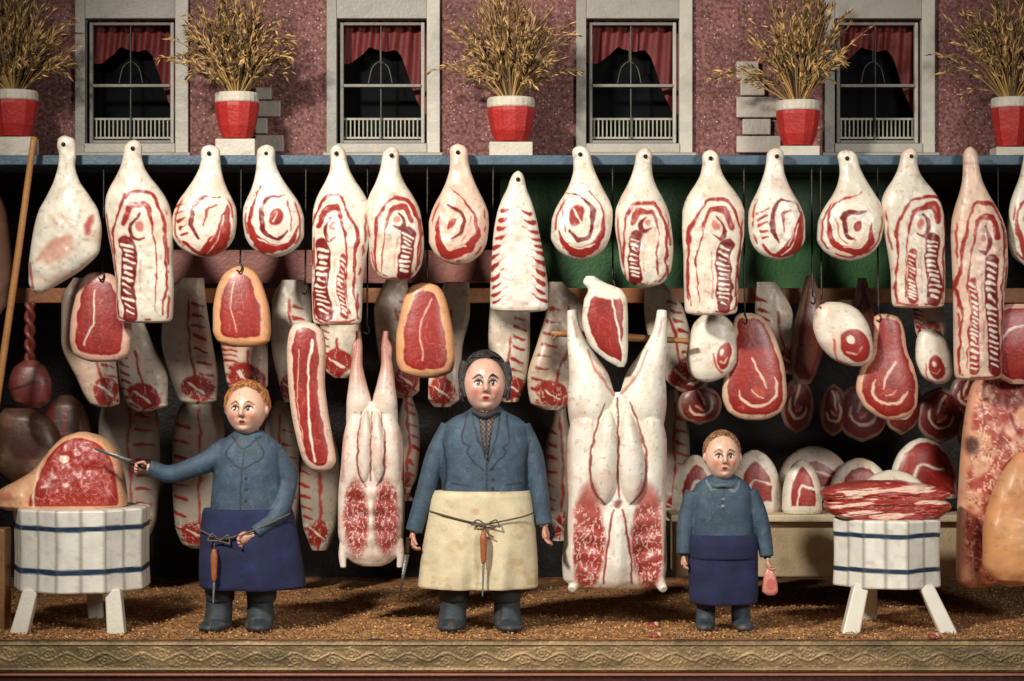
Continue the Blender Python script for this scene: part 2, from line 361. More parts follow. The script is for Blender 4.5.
# ---------- potted plants
def octs(g,P,Dr,L,R,col):
    n=len(P);Dr=Dr/(np.linalg.norm(Dr,axis=1)[:,None]+1e-9)
    a=np.cross(Dr,np.array([0.1,1,0.2]));a/=np.linalg.norm(a,axis=1)[:,None]+1e-9;b=np.cross(a,Dr)
    V=np.stack([P-Dr*L[:,None]*.4,P+a*R[:,None],P+b*R[:,None],P-a*R[:,None],P-b*R[:,None],P+Dr*L[:,None]*.6],1).reshape(-1,3)
    t=np.array([(0,2,1),(0,3,2),(0,4,3),(0,1,4),(5,1,2),(5,2,3),(5,3,4),(5,4,1)])
    T=(np.arange(n)[:,None,None]*6+t[None]).reshape(-1,3);g.add(V,None,T,np.repeat(col,6,0))
pots=[(14,91,138,24),(237,93,140,22),(511,98,143,24),(798,101,147,22),(1011,98,148,20)]
for pi,(px,y0,y1,hw) in enumerate(pots):
    r=np.random.default_rng(50+pi);d=.42
    e=empty('potted_plant',px,156,d,'red pot with white rim of dried golden grasses on shelf','potted plant','pots of dried grass along the shelf')
    def ringpot(rows,col,n=8,rot=.2):
        V=[(px+rr*math.cos(rot+k*2*np.pi/n),rr*math.sin(rot+k*2*np.pi/n),y) for (y,rr) in rows for k in range(n)]
        gg=G();gg.ring(np.array(V),len(rows),n,col);return gg
    mk('pot',ringpot([(y0+10,hw*1.0),(y0+14,hw*1.02),(y0+34,hw*.86),(y1-1,hw*.66)],C(166,34,28),12),d,M_wood,e,smooth=False,bevel=.006)
    mk('rim',ringpot([(y0,hw*.95),(y0+2,hw*1.0),(y0+9,hw*1.0),(y0+10.5,hw*.95)],C(196,188,170),24),d,M_wood,e,smooth=False,bevel=.006)
    g=G();g.box(px-hw*.9,px+hw*.9,y1,159,-16,16,C(190,182,166));mk('base',g,d,M_wood,e,smooth=False,bevel=.01)
    g=G();P=[];Dd=[]
    for sidx in range(130):
        az=r.uniform(0,2*np.pi);sp=r.uniform(0,1)**.75*(62+34*r.uniform(0,1)**2);ht=r.uniform(45,124)*(1-.30*sp/72)
        ex=math.cos(az)*sp;ez=math.sin(az)*sp*.5
        p0=np.array([px+math.cos(az)*6,math.sin(az)*6,y0+4]);p3=np.array([px+ex,ez,y0-ht])
        if sp>40: p3[2]+=r.uniform(0,34)
        p1=p0+np.array([ex*.22,ez*.2,-ht*.4]);p2=p0+np.array([ex*.6,ez*.6,-ht*.86])
        t=np.linspace(0,1,9)[:,None];path=(1-t)**3*p0+3*(1-t)**2*t*p1+3*(1-t)*t*t*p2+t**3*p3
        g.tube(path,np.linspace(.8,.25,9),C(182,144,86)*r.uniform(.4,1.1),n=4,m=9)
        ns=r.integers(14,34);tt=r.uniform(.38,1.03,ns)[:,None]
        q=(1-tt)**3*p0+3*(1-tt)**2*tt*p1+3*(1-tt)*tt*tt*p2+tt**3*p3
        dq=3*(1-tt)**2*(p1-p0)+6*(1-tt)*tt*(p2-p1)+3*tt*tt*(p3-p2);dq/=np.linalg.norm(dq,axis=1)[:,None]
        jit=r.normal(0,.36,(ns,3));P.append(q+jit*3.5);Dd.append(dq+jit)
    P=np.concatenate(P);Dd=np.concatenate(Dd);n=len(P)
    gold=np.where(r.uniform(0,1,(n,1))<.32,C(110,82,48)[None],C(216,172,110)[None])*r.uniform(.45,1.15,(n,1))
    octs(g,P,Dd,r.uniform(5,12,n),r.uniform(.45,1.1,n),gold)
    mk('grass',g,d,M_straw,e,smooth=False)
# =================== HANGING MEAT ===================
def rows_tmpl(prof,xl,xr,yt,yb,tx,asym=0):
    cx=(xl+xr)/2;hw=(xr-xl)/2;out=[]
    for v,w in prof:
        y=yt+(yb-yt)*v;k=float(ss(0.05,.5,np.array(v)));c=tx*(1-k)+cx*k+asym*hw*math.sin(math.pi*min(1,v*1.35))*.16*(v<.75)
        out.append((y,c-hw*w,c+hw*w))
    return out
ROUND=[(0,.06),(.02,.22),(.06,.3),(.12,.3),(.2,.34),(.3,.46),(.4,.64),(.5,.85),(.58,.96),(.66,1),(.8,.97),(.89,.82),(.95,.58),(.985,.32),(1,.08)]
LONG=[(0,.06),(.013,.18),(.04,.27),(.08,.28),(.14,.35),(.2,.52),(.26,.75),(.32,.92),(.38,1),(.5,1),(.65,.92),(.8,.88),(.93,.86),(.97,.84),(.99,.78),(1,.5)]
MID=[(0,.06),(.015,.18),(.05,.29),(.1,.3),(.18,.36),(.27,.52),(.36,.76),(.46,.95),(.55,1),(.72,.98),(.86,.9),(.94,.72),(.98,.5),(1,.12)]
def pat_leg(xl,xr,yt,yb,fl,v=0):
    cx=(xl+xr)/2;hw=(xr-xl)/2;h=yb-yt;X=lambda u:cx+fl*hw*u;Y=lambda q:yt+h*q
    def f(p):
        p.rind(Y(.45))
        if v==0:
            p.stroke([(X(-.3),Y(.4)),(X(-.6),Y(.52)),(X(-.76),Y(.7)),(X(-.5),Y(.87)),(X(0),Y(.93)),(X(.5),Y(.87)),(X(.78),Y(.72))],[1,2,4,9,11,6,1],RED)
            p.stroke([(X(-.5),Y(.85)),(X(0),Y(.895)),(X(.4),Y(.86))],1.2,FAT)
            p.stroke([(X(.4),Y(.44)),(X(.0),Y(.47)),(X(-.38),Y(.6)),(X(-.36),Y(.76)),(X(.02),Y(.82)),(X(.38),Y(.74))],[1,2.6,4.4,5,4,1.4],DRED)
            p.ell(X(.12),Y(.64),hw*.2,h*.085,RED,ang=.7);p.stroke([(X(0),Y(.68)),(X(.18),Y(.6))],1.6,FAT);p.stroke([(X(.5),Y(.5)),(X(.6),Y(.62)),(X(.5),Y(.74))],1.6,C(176,80,66))
        elif v==1:
            p.stroke([(X(-.1),Y(.95)),(X(.4),Y(.88)),(X(.7),Y(.74)),(X(.76),Y(.56))],[3,17,14,2],RED)
            p.stroke([(X(.15),Y(.94)),(X(.5),Y(.83)),(X(.68),Y(.66))],1.4,FAT);p.stroke([(X(.3),Y(.84)),(X(.52),Y(.72))],1.2,FAT)
            for k in range(5): p.stroke([(X(-.82+.05*k),Y(.58+.055*k)),(X(-.45),Y(.54+.06*k))],[3,1],RED)
            p.stroke([(X(.5),Y(.48)),(X(.1),Y(.47)),(X(-.22),Y(.56)),(X(-.3),Y(.7)),(X(-.1),Y(.82))],[1,2.4,4,5,2],DRED)
            p.stroke([(X(.4),Y(.56)),(X(.1),Y(.6)),(X(.06),Y(.72))],[1,3,1.6],RED)
            p.stroke([(X(-.6),Y(.86)),(X(-.3),Y(.93)),(X(.1),Y(.95))],3,RED)
        else:
            p.stroke([(X(.35),Y(.38)),(X(-.15),Y(.45)),(X(-.62),Y(.6)),(X(-.72),Y(.76)),(X(-.34),Y(.9)),(X(.2),Y(.92)),(X(.62),Y(.8)),(X(.62),Y(.64))],[1,2,2.6,4,8,10,7,2],RED)
            p.stroke([(X(.4),Y(.54)),(X(.0),Y(.55)),(X(-.28),Y(.66)),(X(-.18),Y(.77)),(X(.14),Y(.8))],[1.6,3.6,5,4,1.4],DRED)
            p.ell(X(.16),Y(.67),hw*.12,h*.05,RED,ang=.6);p.stroke([(X(-.3),Y(.88)),(X(.2),Y(.885)),(X(.5),Y(.79))],1.2,FAT)
            p.stroke([(X(-.46),Y(.6)),(X(-.5),Y(.74)),(X(-.2),Y(.84))],1.3,C(186,100,85))
    return f
def pat_side(xl,xr,yt,yb,fl,vs=.42,n=10,two=False):
    cx=(xl+xr)/2;hw=(xr-xl)/2;h=yb-yt;X=lambda u:cx+fl*hw*u;Y=lambda v:yt+h*v
    def f(p):
        p.rind(Y(vs-.05),3)
        p.stroke([(X(-.8),Y(.95)),(X(-.86),Y(.6)),(X(-.76),Y(vs-.02)),(X(-.4),Y(vs-.11)),(X(.15),Y(vs-.12)),(X(.5),Y(vs-.03)),(X(.74),Y(vs+.12)),(X(.7),Y(.95))],[1,1.6,3,4.2,3,2.6,3.4,1.4],RED)
        p.stroke([(X(-.56),Y(vs+.04)),(X(-.36),Y(vs-.05)),(X(.05),Y(vs-.055)),(X(.3),Y(vs+.03)),(X(.42),Y(vs+.16)),(X(.44),Y(.93))],[6,7,5.5,3,1.6,1],RED)
        p.stroke([(X(-.1),Y(vs-.01)),(X(-.3),Y(vs+.06)),(X(-.16),Y(vs+.12)),(X(.1),Y(vs+.1))],[2,4.5,4,1.4],DRED)
        p.ladder(X(-.44),Y(vs+.15),X(-.4),Y(.955),hw*.5,n,DRED,FAT)
        if two: p.ladder(X(.26),Y(vs+.22),X(.24),Y(.95),hw*.28,n,RED,FAT)
        p.stroke([(X(-.06),Y(vs+.2)),(X(-.02),Y(.9))],1.1,C(190,120,100),al=.7)
        p.ell(X(-.02),Y(vs+.045),hw*.12,hw*.15,C(196,120,105))
    return f
def pat_saddle(xl,xr,yt,yb):
    cx=(xl+xr)/2;hw=(xr-xl)/2;h=yb-yt
    def f(p):
        for s in(-1,1):
            for k in range(11):
                y=yt+h*(.3+.063*k);w=hw*(.52+.42*min(1,k/5))
                p.stroke([(cx+s*w,y+1),(cx+s*(w-6),y-1),(cx+s*(w-9),y-3)],[4.4,3,1.0],RED)
                p.stroke([(cx+s*(w-10),y-5),(cx+s*(w-13),y-6)],[1.2,.6],C(190,110,100))
    return f
def pat_steak(bw=5,meat=RED,extra=None,mar=.42):
    def f(p):
        w=2*(fbm(p.x0/9,p.y0/9,p.seed+8)-.5)
        m0=np.clip((p.edge-bw+2*w)/1.2,0,1);p.bl(m0,meat)
        p.bl(m0*np.clip(1-(p.edge-bw-2)/2,0,1)*.45,DRED)
        m=np.clip((p.edge-bw-1.5)/2,0,1)
        p.bl(m*ss(.45,.65,fbm(p.x0/10,p.y0/18,p.seed+77))*.35,DRED)
        p.marble(m,C(214,150,126),sc=14,al=mar,thr=.95,w=.05)
        p.marble(m,C(206,140,120),sc=6,al=mar*.8,thr=.97,w=.03)
        if extra: extra(p)
    return f
yaw_r=np.random.default_rng(3)
def hang(name,rows,d,T,base,pat,label,cat='meat',group=None,nf=72,res=1.0,relief=None,seed=0,p=2.6,warp=0,yaw=0.):
    g=G();g.loft(rows,T=T,nf=nf,res=res,painter=(base,pat),seed=seed,relief=relief,p=p,warp=warp)
    o=mk(name,g,d,M_meat,label=label,cat=cat,group=group)
    o.rotation_euler=(0,0,yaw);return o
GT='white joints hanging in the front row'
def rel_soft(seed,a=2.0): return lambda X,Y:(fbm(X/16,Y/18,seed)-.5)*a*2
top=[
 ('M',28,101,136,292,65,None,0,0,'plain white leg joint with pink patch hanging under the shelf'),
 ('L',112,178,140,323,134,'S',1,0,'long white mutton side with red rib ladder hanging from shelf'),
 ('R',172,236,145,257,210,'L',1,1,'white leg joint with red cut crescent hanging from shelf'),
 ('R',244,305,145,257,267,'L',1,0,'white leg joint with red spiral cut hanging from shelf'),
 ('L',308,366,145,325,337,'S',1,0,'long white mutton side with red rib ladder hanging from shelf'),
 ('M',368,425,147,281,392,'S',-1,0,'short white forequarter with red rib marks hanging from shelf'),
 ('R',428,488,144,265,458,'L',-1,2,'white leg joint with red spiral cut hanging from shelf'),
 ('S',490,548,171,312,518,'D',1,0,'white saddle with red rib strokes along both edges'),
 ('R',550,611,146,260,580,'L',-1,0,'white leg joint with red spiral cut hanging from shelf'),
 ('M',618,674,148,287,645,'S',1,0,'short white forequarter with red rib marks hanging from shelf'),
 ('L',680,742,150,315,710,'S',-1,0,'long white mutton side with red rib ladder hanging from shelf'),
 ('R',749,806,148,260,776,'L',1,1,'white leg joint with red cut crescent hanging from shelf'),
 ('R',816,882,150,261,846,'L',1,2,'white leg joint with red spiral cut hanging from shelf'),
 ('L',887,949,148,308,910,'S',-1,0,'long white mutton side with red rib ladder hanging from shelf'),
 ('L',950,1006,147,380,970,'S',-1,0,'very long pinkish side with red ribs hanging from shelf'),
]
def pat_first(p):
    p.stroke([(40,262),(62,240),(78,236)],[3,5,3],C(190,110,95),soft=4,al=.7);p.ell(62,248,20,10,C(206,150,130),ang=-.6,soft=6,al=.8)
    p.stroke([(92,232),(94,215)],[5,3],RED,soft=3,al=.8);p.stroke([(32,286),(30,268)],[2,4],RED,soft=2,al=.6)
for i,(kd,xl,xr,yt,yb,tx,pt,fl,vv,lab) in enumerate(top):
    prof={'R':ROUND,'L':LONG,'M':MID,'S':[(0,.04),(.02,.16),(.06,.25),(.12,.33),(.2,.5),(.3,.66),(.45,.8),(.65,.92),(.85,1),(.96,1),(.99,.9),(1,.5)]}[kd]
    rows=rows_tmpl(prof,xl,xr,yt,yb,tx,[1,-1,.5,-.6][i%4])
    if i==0: rows=[(136,62,67),(139,58,74),(146,57,76),(155,59,76),(165,58,75),(180,54,79),(195,47,89),(212,38,99),(230,33,102),(250,30,100),(268,28,84),(282,28,62),(290,31,48),(293,36,42)]
    if pt=='S': pat=pat_side(xl,xr,yt,yb,fl,vs=.42 if kd=='L' and i!=14 else (.5 if kd=='M' else .36),n=9 if kd=='M' else (12 if i!=14 else 17),two=(i in(4,13,14)))
    elif pt=='L': pat=pat_leg(xl,xr,yt,yb,fl,vv)
    elif pt=='D': pat=pat_saddle(xl,xr,yt,yb)
    else: pat=pat_first
    base=[FAT,C(218,208,190),C(228,214,195),C(222,216,202)][i%4] if i not in(6,14) else C(218,188,166)
    hang('hanging_joint',rows,-.06 if i!=14 else -.12,17,base,pat,lab,'meat joint',GT,nf=88,res=1.2,relief=rel_soft(i*3,2.6),seed=i*13+1,warp=7,p=2.3,yaw=yaw_r.uniform(-.12,.12))
    g=G();g.ell((tx,-8,yt+9),(2.2,1.6,2.2),C(40,30,26),12,8);g.tube([(tx,-8,yt+9),(tx,15,yt+9)],1,C(40,30,26),n=8,ref=(1,0,0))
    mk('nail',g,-.06,M_metal,label='small dark iron nail holding a joint on the shelf',cat='nail',group='nails along the shelf')
hang('hanging_joint',[(150,1025,1035),(175,1020,1045),(205,1010,1055),(235,1007,1060),(255,1012,1055),(266,1025,1045)],.0,14,FAT,pat_leg(1007,1060,150,266,1),'white leg joint with red cut hanging from shelf end','meat joint',GT,seed=99,warp=7)
for (wx,wy) in [(102,276),(240,268),(305,290),(367,330),(427,286),(613,285),(745,320),(813,300),(822,305),(879,318),(1000,310),(493,240)]:
    g=G();g.tube([(wx,10,160),(wx,8,(160+wy)/2),(wx,2,wy-4)],.95,C(60,54,48),n=6);g.tube([(wx,2,wy-5),(wx+2,0,wy),(wx,-3,wy+4),(wx-3,-4,wy+2)],.9,C(60,54,48),n=6)
    mk('meat_hook',g,.1,M_metal,label='thin dark wire hook hanging from the shelf',cat='hook',group='wire meat hooks')
GS='thick steaks on wire hooks'
PKF=C(216,170,148);ORF=C(214,154,108)
hang('steak',[(272,95,104),(275,86,113),(284,79,121),(300,75,127),(320,71,131),(338,70,132),(352,73,130),(359,82,124),(362,92,112)],.2,13,PKF,pat_steak(7,extra=lambda p:p.stroke([(96,290),(97,315),(86,345)],1.6,FAT)),'thick red steak with pinkish fat rim on a hook','steak',GS,seed=201)
hang('steak',[(266,236,244),(269,229,251),(277,222,259),(292,216,265),(312,213,270),(330,213,271),(340,217,270),(345,226,263),(347,236,252)],.2,14,ORF,pat_steak(8,extra=lambda p:p.stroke([(236,282),(232,306),(238,332)],1.4,PKF)),'thick red steak with orange fat rim on a hook','steak',GS,seed=202)
hang('steak',[(283,420,430),(286,411,438),(296,405,445),(315,400,450),(340,396,454),(358,396,455),(370,400,453),(376,410,444),(378,420,434)],.15,15,ORF,pat_steak(8,extra=lambda p:p.stroke([(432,300),(420,330),(424,360)],1.4,PKF)),'thick red steak with orange fat rim on a hook','steak',GS,seed=203)
def ex_loin(p):
    p.stroke([(313,340),(309,380),(311,430),(317,460)],[3,2,2.4,2],FAT);p.stroke([(300,350),(299,400),(306,450)],1.2,PKF)
hang('loin',[(322,300,310),(325,293,318),(334,289,324),(350,287,326),(380,288,325),(410,291,328),(440,297,333),(460,303,336),(468,309,332),(472,316,324)],.02,14,C(220,188,168),pat_steak(6,extra=ex_loin),'long red loin with white fat edge hanging on a hook','meat joint',seed=204)
hang('steak',[(276,586,594),(282,583,604),(290,588,622),(300,584,627),(320,582,628),(345,590,628),(360,606,627),(367,618,624)],-.25,9,FAT,pat_steak(5,extra=lambda p:(p.ell(600,290,22,7,FAT,ang=.35),p.stroke([(612,300),(622,350)],2.2,FAT))),'red chop with white bone top hung before carcass','chop',GS,seed=205)
def ex_chop(cx,cy,rx,ry,fl=1):
    def f(p):
        F=C(224,194,168);a=np.linspace(-.6,3.0,10);p.stroke(np.stack([cx+fl*rx*np.cos(a),cy+ry*np.sin(a)],1),np.r_[1,np.full(8,2.8),1],F)
        p.stroke([(cx-fl*rx*.3,cy-ry*1.6),(cx+fl*rx*.15,cy-ry*.7),(cx+fl*rx*.4,cy)],[2,2.6,1.4],F)
        p.ell(cx,cy+ry*.25,rx*.4,ry*.3,C(176,66,52),ang=.5);p.stroke([(cx-fl*rx*.35,cy+ry*.1),(cx,cy+ry*.4),(cx+fl*rx*.3,cy+ry*.5)],1.2,F)
    return f
hang('rib_chop',[(313,740,752),(317,735,762),(330,732,772),(350,730,780),(370,725,785),(395,722,787),(410,727,782),(418,738,770),(420,746,762)],.45,12,C(214,178,150),pat_steak(4.5,extra=ex_chop(757,388,19,18)),'pink rib chop with curved band of fat on hook','chop',GS,seed=206)
hang('rib_chop',[(314,879,890),(317,874,898),(330,873,904),(350,871,907),(368,860,914),(388,856,918),(404,862,917),(416,876,908),(420,886,898)],.3,12,C(214,170,138),pat_steak(4,extra=ex_chop(888,388,18,16,-1)),'dark red rib chop with curved fat bands on a hook','chop',GS,seed=207)
def ex_w(x,y,rx,ry,a=0):
    def f(p):
        p.ell(x,y,rx,ry,RED,ang=a);p.ell(x-rx*.3,y-ry*.3,rx*.3,ry*.25,FAT,ang=a);p.stroke([(x-rx*.6,y+ry*.4),(x,y+ry*.5),(x+rx*.5,y+ry*.1)],1.2,PKF)
        p.stroke([(x-rx*1.5,y-ry*.3),(x-rx*1.2,y+ry*.8),(x-rx*.2,y+ry*1.3)],2,C(190,90,76))
    return f
hang('white_joint',[(313,706,718),(317,700,726),(325,693,733),(340,689,736),(358,686,737),(370,688,732),(378,694,722),(382,702,712)],.4,15,FAT,ex_w(724,358,7,12,.2),'rounded white joint with small red cut face','meat joint',seed=208,warp=5)
hang('white_joint',[(302,826,840),(305,820,850),(312,815,860),(325,813,868),(340,817,872),(352,825,873),(361,836,870),(366,848,862)],.15,17,FAT,ex_w(853,346,14,17,-.6),'rounded white joint with red marbled cut face','meat joint',seed=209,warp=5)
hang('white_joint',[(329,924,934),(333,919,941),(343,916,947),(358,915,951),(372,919,952),(380,927,949),(384,936,944)],.4,13,FAT,ex_w(936,367,8,12,-.3),'small white joint with red cut face on hook','meat joint',seed=210,warp=5)
hang('red_joint',[(304,1006,1030),(310,995,1040),(322,988,1045),(345,984,1050),(364,989,1045),(377,998,1038),(384,1010,1028)],.0,14,C(214,170,150),pat_steak(4,extra=lambda p:p.stroke([(994,350),(1006,330),(1020,325)],2.4,FAT)),'dark red boned joint with pale fat edge','meat joint',seed=211)
def relbig(X,Y): return (fbm(X/22,Y/30,5)-.5)*9
def pat_pork(p):
    m=ss(2,8,p.edge)
    p.bl(m*ss(.42,.62,fbm(p.x0/14,p.y0/22,7))*.85,C(162,56,44))
    p.marble(m,C(238,196,166),sc=6,al=.9,thr=.88);p.marble(m,DRED,sc=9,al=.7,thr=.93)
    p.ell(968,445,6,9,C(60,30,26),soft=4,al=.8);p.stroke([(1000,400),(1012,430)],3,C(140,40,40),soft=2)
hang('pork_side',[(372,985,1024),(385,972,1040),(410,966,1050),(440,962,1052),(480,959,1052),(520,957,1052),(560,956,1045),(580,957,1010),(587,965,985)],.4,26,C(220,158,124),pat_pork,'large orange pink pork side with red marbling','meat joint',relief=relbig,seed=212)
hang('cured_ham',[(452,1018,1030),(470,1004,1044),(500,990,1056),(535,983,1060),(562,983,1058),(578,992,1050),(585,1010,1035)],.0,26,C(214,150,100),lambda p:p.ell(1012,540,16,24,C(228,172,116),soft=16,al=.5),'smooth orange ham hanging beside the pork side','ham',seed=213,relief=relbig)
def pat_back(fl,rows):
    R=np.array(rows);yb=R[-1,0];yt=R[0,0]
    def f(p):
        for v in np.linspace(.2,.95,9):
            y=yt+(yb-yt)*v;xl=np.interp(y,R[:,0],R[:,1]);xr=np.interp(y,R[:,0],R[:,2]);w=xr-xl
            xx=xl+w*(.2 if fl>0 else .8)
            p.stroke([(xx-w*.14,y-1),(xx+w*.12,y+2)],[3.4,1.6],RED)
        mid=[(R[k,1]*.45+R[k,2]*.55,R[k,0]) for k in range(1,len(R))]
        p.stroke(mid,[2.5]*len(mid),C(160,56,46))
        bx=(R[-2,1]+R[-2,2])/2;p.ell(bx,yb-16,(R[-2,2]-R[-2,1])*.42,13,RED,ang=.3,soft=2,al=.95)
        p.stroke([(bx-8,yb-20),(bx+6,yb-10)],2,FAT);p.marble(ss(yb-34,yb-26,p.y0),FAT,sc=6,al=.7,thr=.9)
    return f
GB='mutton sides hanging on the rear rail'
back=[[(278,74,92),(300,62,100),(340,62,112),(380,78,120),(403,90,120),(407,98,112)],
[(318,112,142),(350,116,155),(380,120,168),(405,128,168),(411,136,152)],
[(278,180,204),(300,165,206),(340,162,212),(380,172,218),(400,180,217),(404,188,205)],
[(322,216,262),(350,222,268),(385,228,268),(393,236,258)],
[(280,282,306),(300,272,311),(340,271,312),(380,278,308),(402,284,300)],
[(300,318,358),(340,320,362),(372,326,358),(378,334,350)],
[(280,386,407),(310,374,412),(350,378,420),(390,390,420),(398,398,412)],
[(282,444,469),(310,436,470),(350,430,462),(398,428,460),(407,434,450)],
[(300,490,530),(340,488,530),(380,495,526),(402,502,518)],
[(282,548,563),(310,546,586),(340,538,592),(380,527,578),(402,530,572),(410,544,562)],
[(283,645,664),(310,644,684),(350,652,692),(380,666,692),(386,672,684)],
[(282,757,776),(310,755,792),(345,764,800),(368,774,800),(374,780,792)],
[(300,838,870),(330,842,884),(352,852,884),(358,858,874)],
[(300,912,940),(330,915,946),(350,925,946)],
[(310,980,1020),(350,985,1030),(400,990,1030),(410,1000,1020)]]
for i,rw in enumerate(back):
    hang('mutton_joint',rw,1.15,13,C(212,200,180) if i%3 else C(206,182,160),pat_back(1 if i%2 else -1,rw),'white mutton joint with red rib marks on rear rail','meat joint',GB,nf=56,seed=300+i,relief=rel_soft(i,2),warp=5,yaw=yaw_r.uniform(-.3,.3))
for rw in [[(276,806,814),(300,800,820),(340,792,824),(370,790,818),(384,796,810)],[(278,858,866),(300,854,872),(330,846,878),(350,850,872)]]:
    hang('dark_joint',rw,1.0,12,C(140,108,92),pat_steak(4,C(110,64,50)),'dark brownish narrow joint hanging on the rail','meat joint',GB,nf=48,seed=int(rw[0][0]))
GR='pale carcasses in the shop depth'
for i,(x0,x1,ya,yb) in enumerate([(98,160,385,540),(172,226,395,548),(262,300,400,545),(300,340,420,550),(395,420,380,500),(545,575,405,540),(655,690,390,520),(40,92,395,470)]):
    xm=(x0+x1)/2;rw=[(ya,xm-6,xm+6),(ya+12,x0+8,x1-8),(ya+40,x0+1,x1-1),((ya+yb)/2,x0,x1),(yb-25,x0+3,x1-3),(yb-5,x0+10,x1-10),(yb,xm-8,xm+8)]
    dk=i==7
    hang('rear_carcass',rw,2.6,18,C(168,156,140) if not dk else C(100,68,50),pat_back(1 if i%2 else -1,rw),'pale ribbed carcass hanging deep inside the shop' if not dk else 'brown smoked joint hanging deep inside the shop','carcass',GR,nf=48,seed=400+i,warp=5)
GD='cut rounds hanging deep in the shop'
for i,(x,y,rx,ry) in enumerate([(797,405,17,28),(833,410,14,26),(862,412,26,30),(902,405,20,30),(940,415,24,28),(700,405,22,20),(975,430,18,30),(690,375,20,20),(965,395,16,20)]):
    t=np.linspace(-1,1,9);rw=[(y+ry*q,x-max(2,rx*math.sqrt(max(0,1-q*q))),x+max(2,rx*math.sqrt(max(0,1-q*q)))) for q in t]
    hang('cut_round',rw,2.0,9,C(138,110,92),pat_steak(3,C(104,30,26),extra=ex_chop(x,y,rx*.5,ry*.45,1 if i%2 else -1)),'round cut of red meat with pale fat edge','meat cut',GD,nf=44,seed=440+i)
GC='cut meat piled on the counter'
def mound(x0,x1,y0,y1,d,seed,lab,bw=6,base=FAT):
    xm=(x0+x1)/2;h=y1-y0;w=(x1-x0)/2
    rw=[(y0,xm-w*.15,xm+w*.1),(y0+h*.08,xm-w*.45,xm+w*.42),(y0+h*.3,xm-w*.8,xm+w*.78),(y0+h*.6,xm-w*.97,xm+w*.96),(y0+h*.92,xm-w,xm+w),(y1,xm-w*.9,xm+w*.92)]
    hang('cut_joint',rw,d,16,base,pat_steak(bw,extra=lambda p:p.stroke([(xm-w*.5,y1),(xm-w*.1,y0+h*.45),(xm+w*.5,y0+h*.5)],2.4,FAT)),lab,'meat cut',GC,nf=56,seed=seed,warp=4)
mound(672,720,455,512,1.9,500,'pale joint with red cut face on the counter',9)
mound(728,782,450,512,1.6,501,'white fat joint with red cut face on counter',11)
mound(776,852,446,500,2.0,502,'large rolled joint with pale fat on counter',14)
mound(782,822,460,513,1.3,503,'red cut joint with thick white fat on counter',7)
mound(828,892,458,512,1.7,504,'round red joint with white fat rim on counter',9)
mound(890,958,438,498,1.5,505,'large dark red joint with white rim on counter',4)
mound(856,930,470,513,1.2,506,'red cut joint with thick white fat on counter',8)
g=G()
for ph in(0,math.pi):
    t=np.linspace(0,1,26);g.tube(np.stack([30+3*np.cos(t*14+ph),3*np.sin(t*14+ph),302+t*62],1),np.r_[1.5,np.full(24,3),1.5],C(122,52,42),n=10,m=90,ref=(0,1,.01))
mk('twisted_sausage',g,.8,M_meat,label='twisted dark red sausage string hanging at the edge',cat='sausage')
hang('smoked_joint',[(360,24,36),(368,14,46),(385,9,52),(400,14,50),(408,26,40)],.8,16,C(104,46,38),lambda p:p.stroke([(14,390),(48,380)],3,C(70,30,28)),'dark red smoked joint hanging at the edge','meat joint',seed=520)
hang('smoked_joint',[(408,5,30),(420,-4,52),(445,-6,62),(470,-2,58),(482,10,40)],1.6,20,C(90,58,42),lambda p:p.ell(30,445,18,14,C(80,44,34),soft=5),'brown smoked joint in shadow at the edge','meat joint',seed=521)
hang('smoked_joint',[(180,-20,-5),(220,-30,8),(270,-30,12),(300,-25,8),(315,-10,0)],.8,16,C(130,94,76),lambda p:None,'pale joint hanging at the edge of shop','meat joint',seed=522)
g=G();g.tube([(34,0,137),(17,-4,268),(-4,-8,420)],[3.2,3.6,3.8],C(170,116,62),n=14,m=30);mk('wooden_pole',g,-.1,M_wood,label='thin light brown wooden pole leaning on the shelf',cat='pole')
g=G();g.tube([(551,0,333),(620,0,337),(689,0,341)],[3,4,2.6],C(160,110,62),n=12,m=30);g.tube([(560,-1,331),(552,-2,340)],1.5,C(120,80,50),n=6)
mk('gambrel_stick',g,.12,M_wood,label='brown wooden gambrel stick spreading the carcass legs',cat='stick')
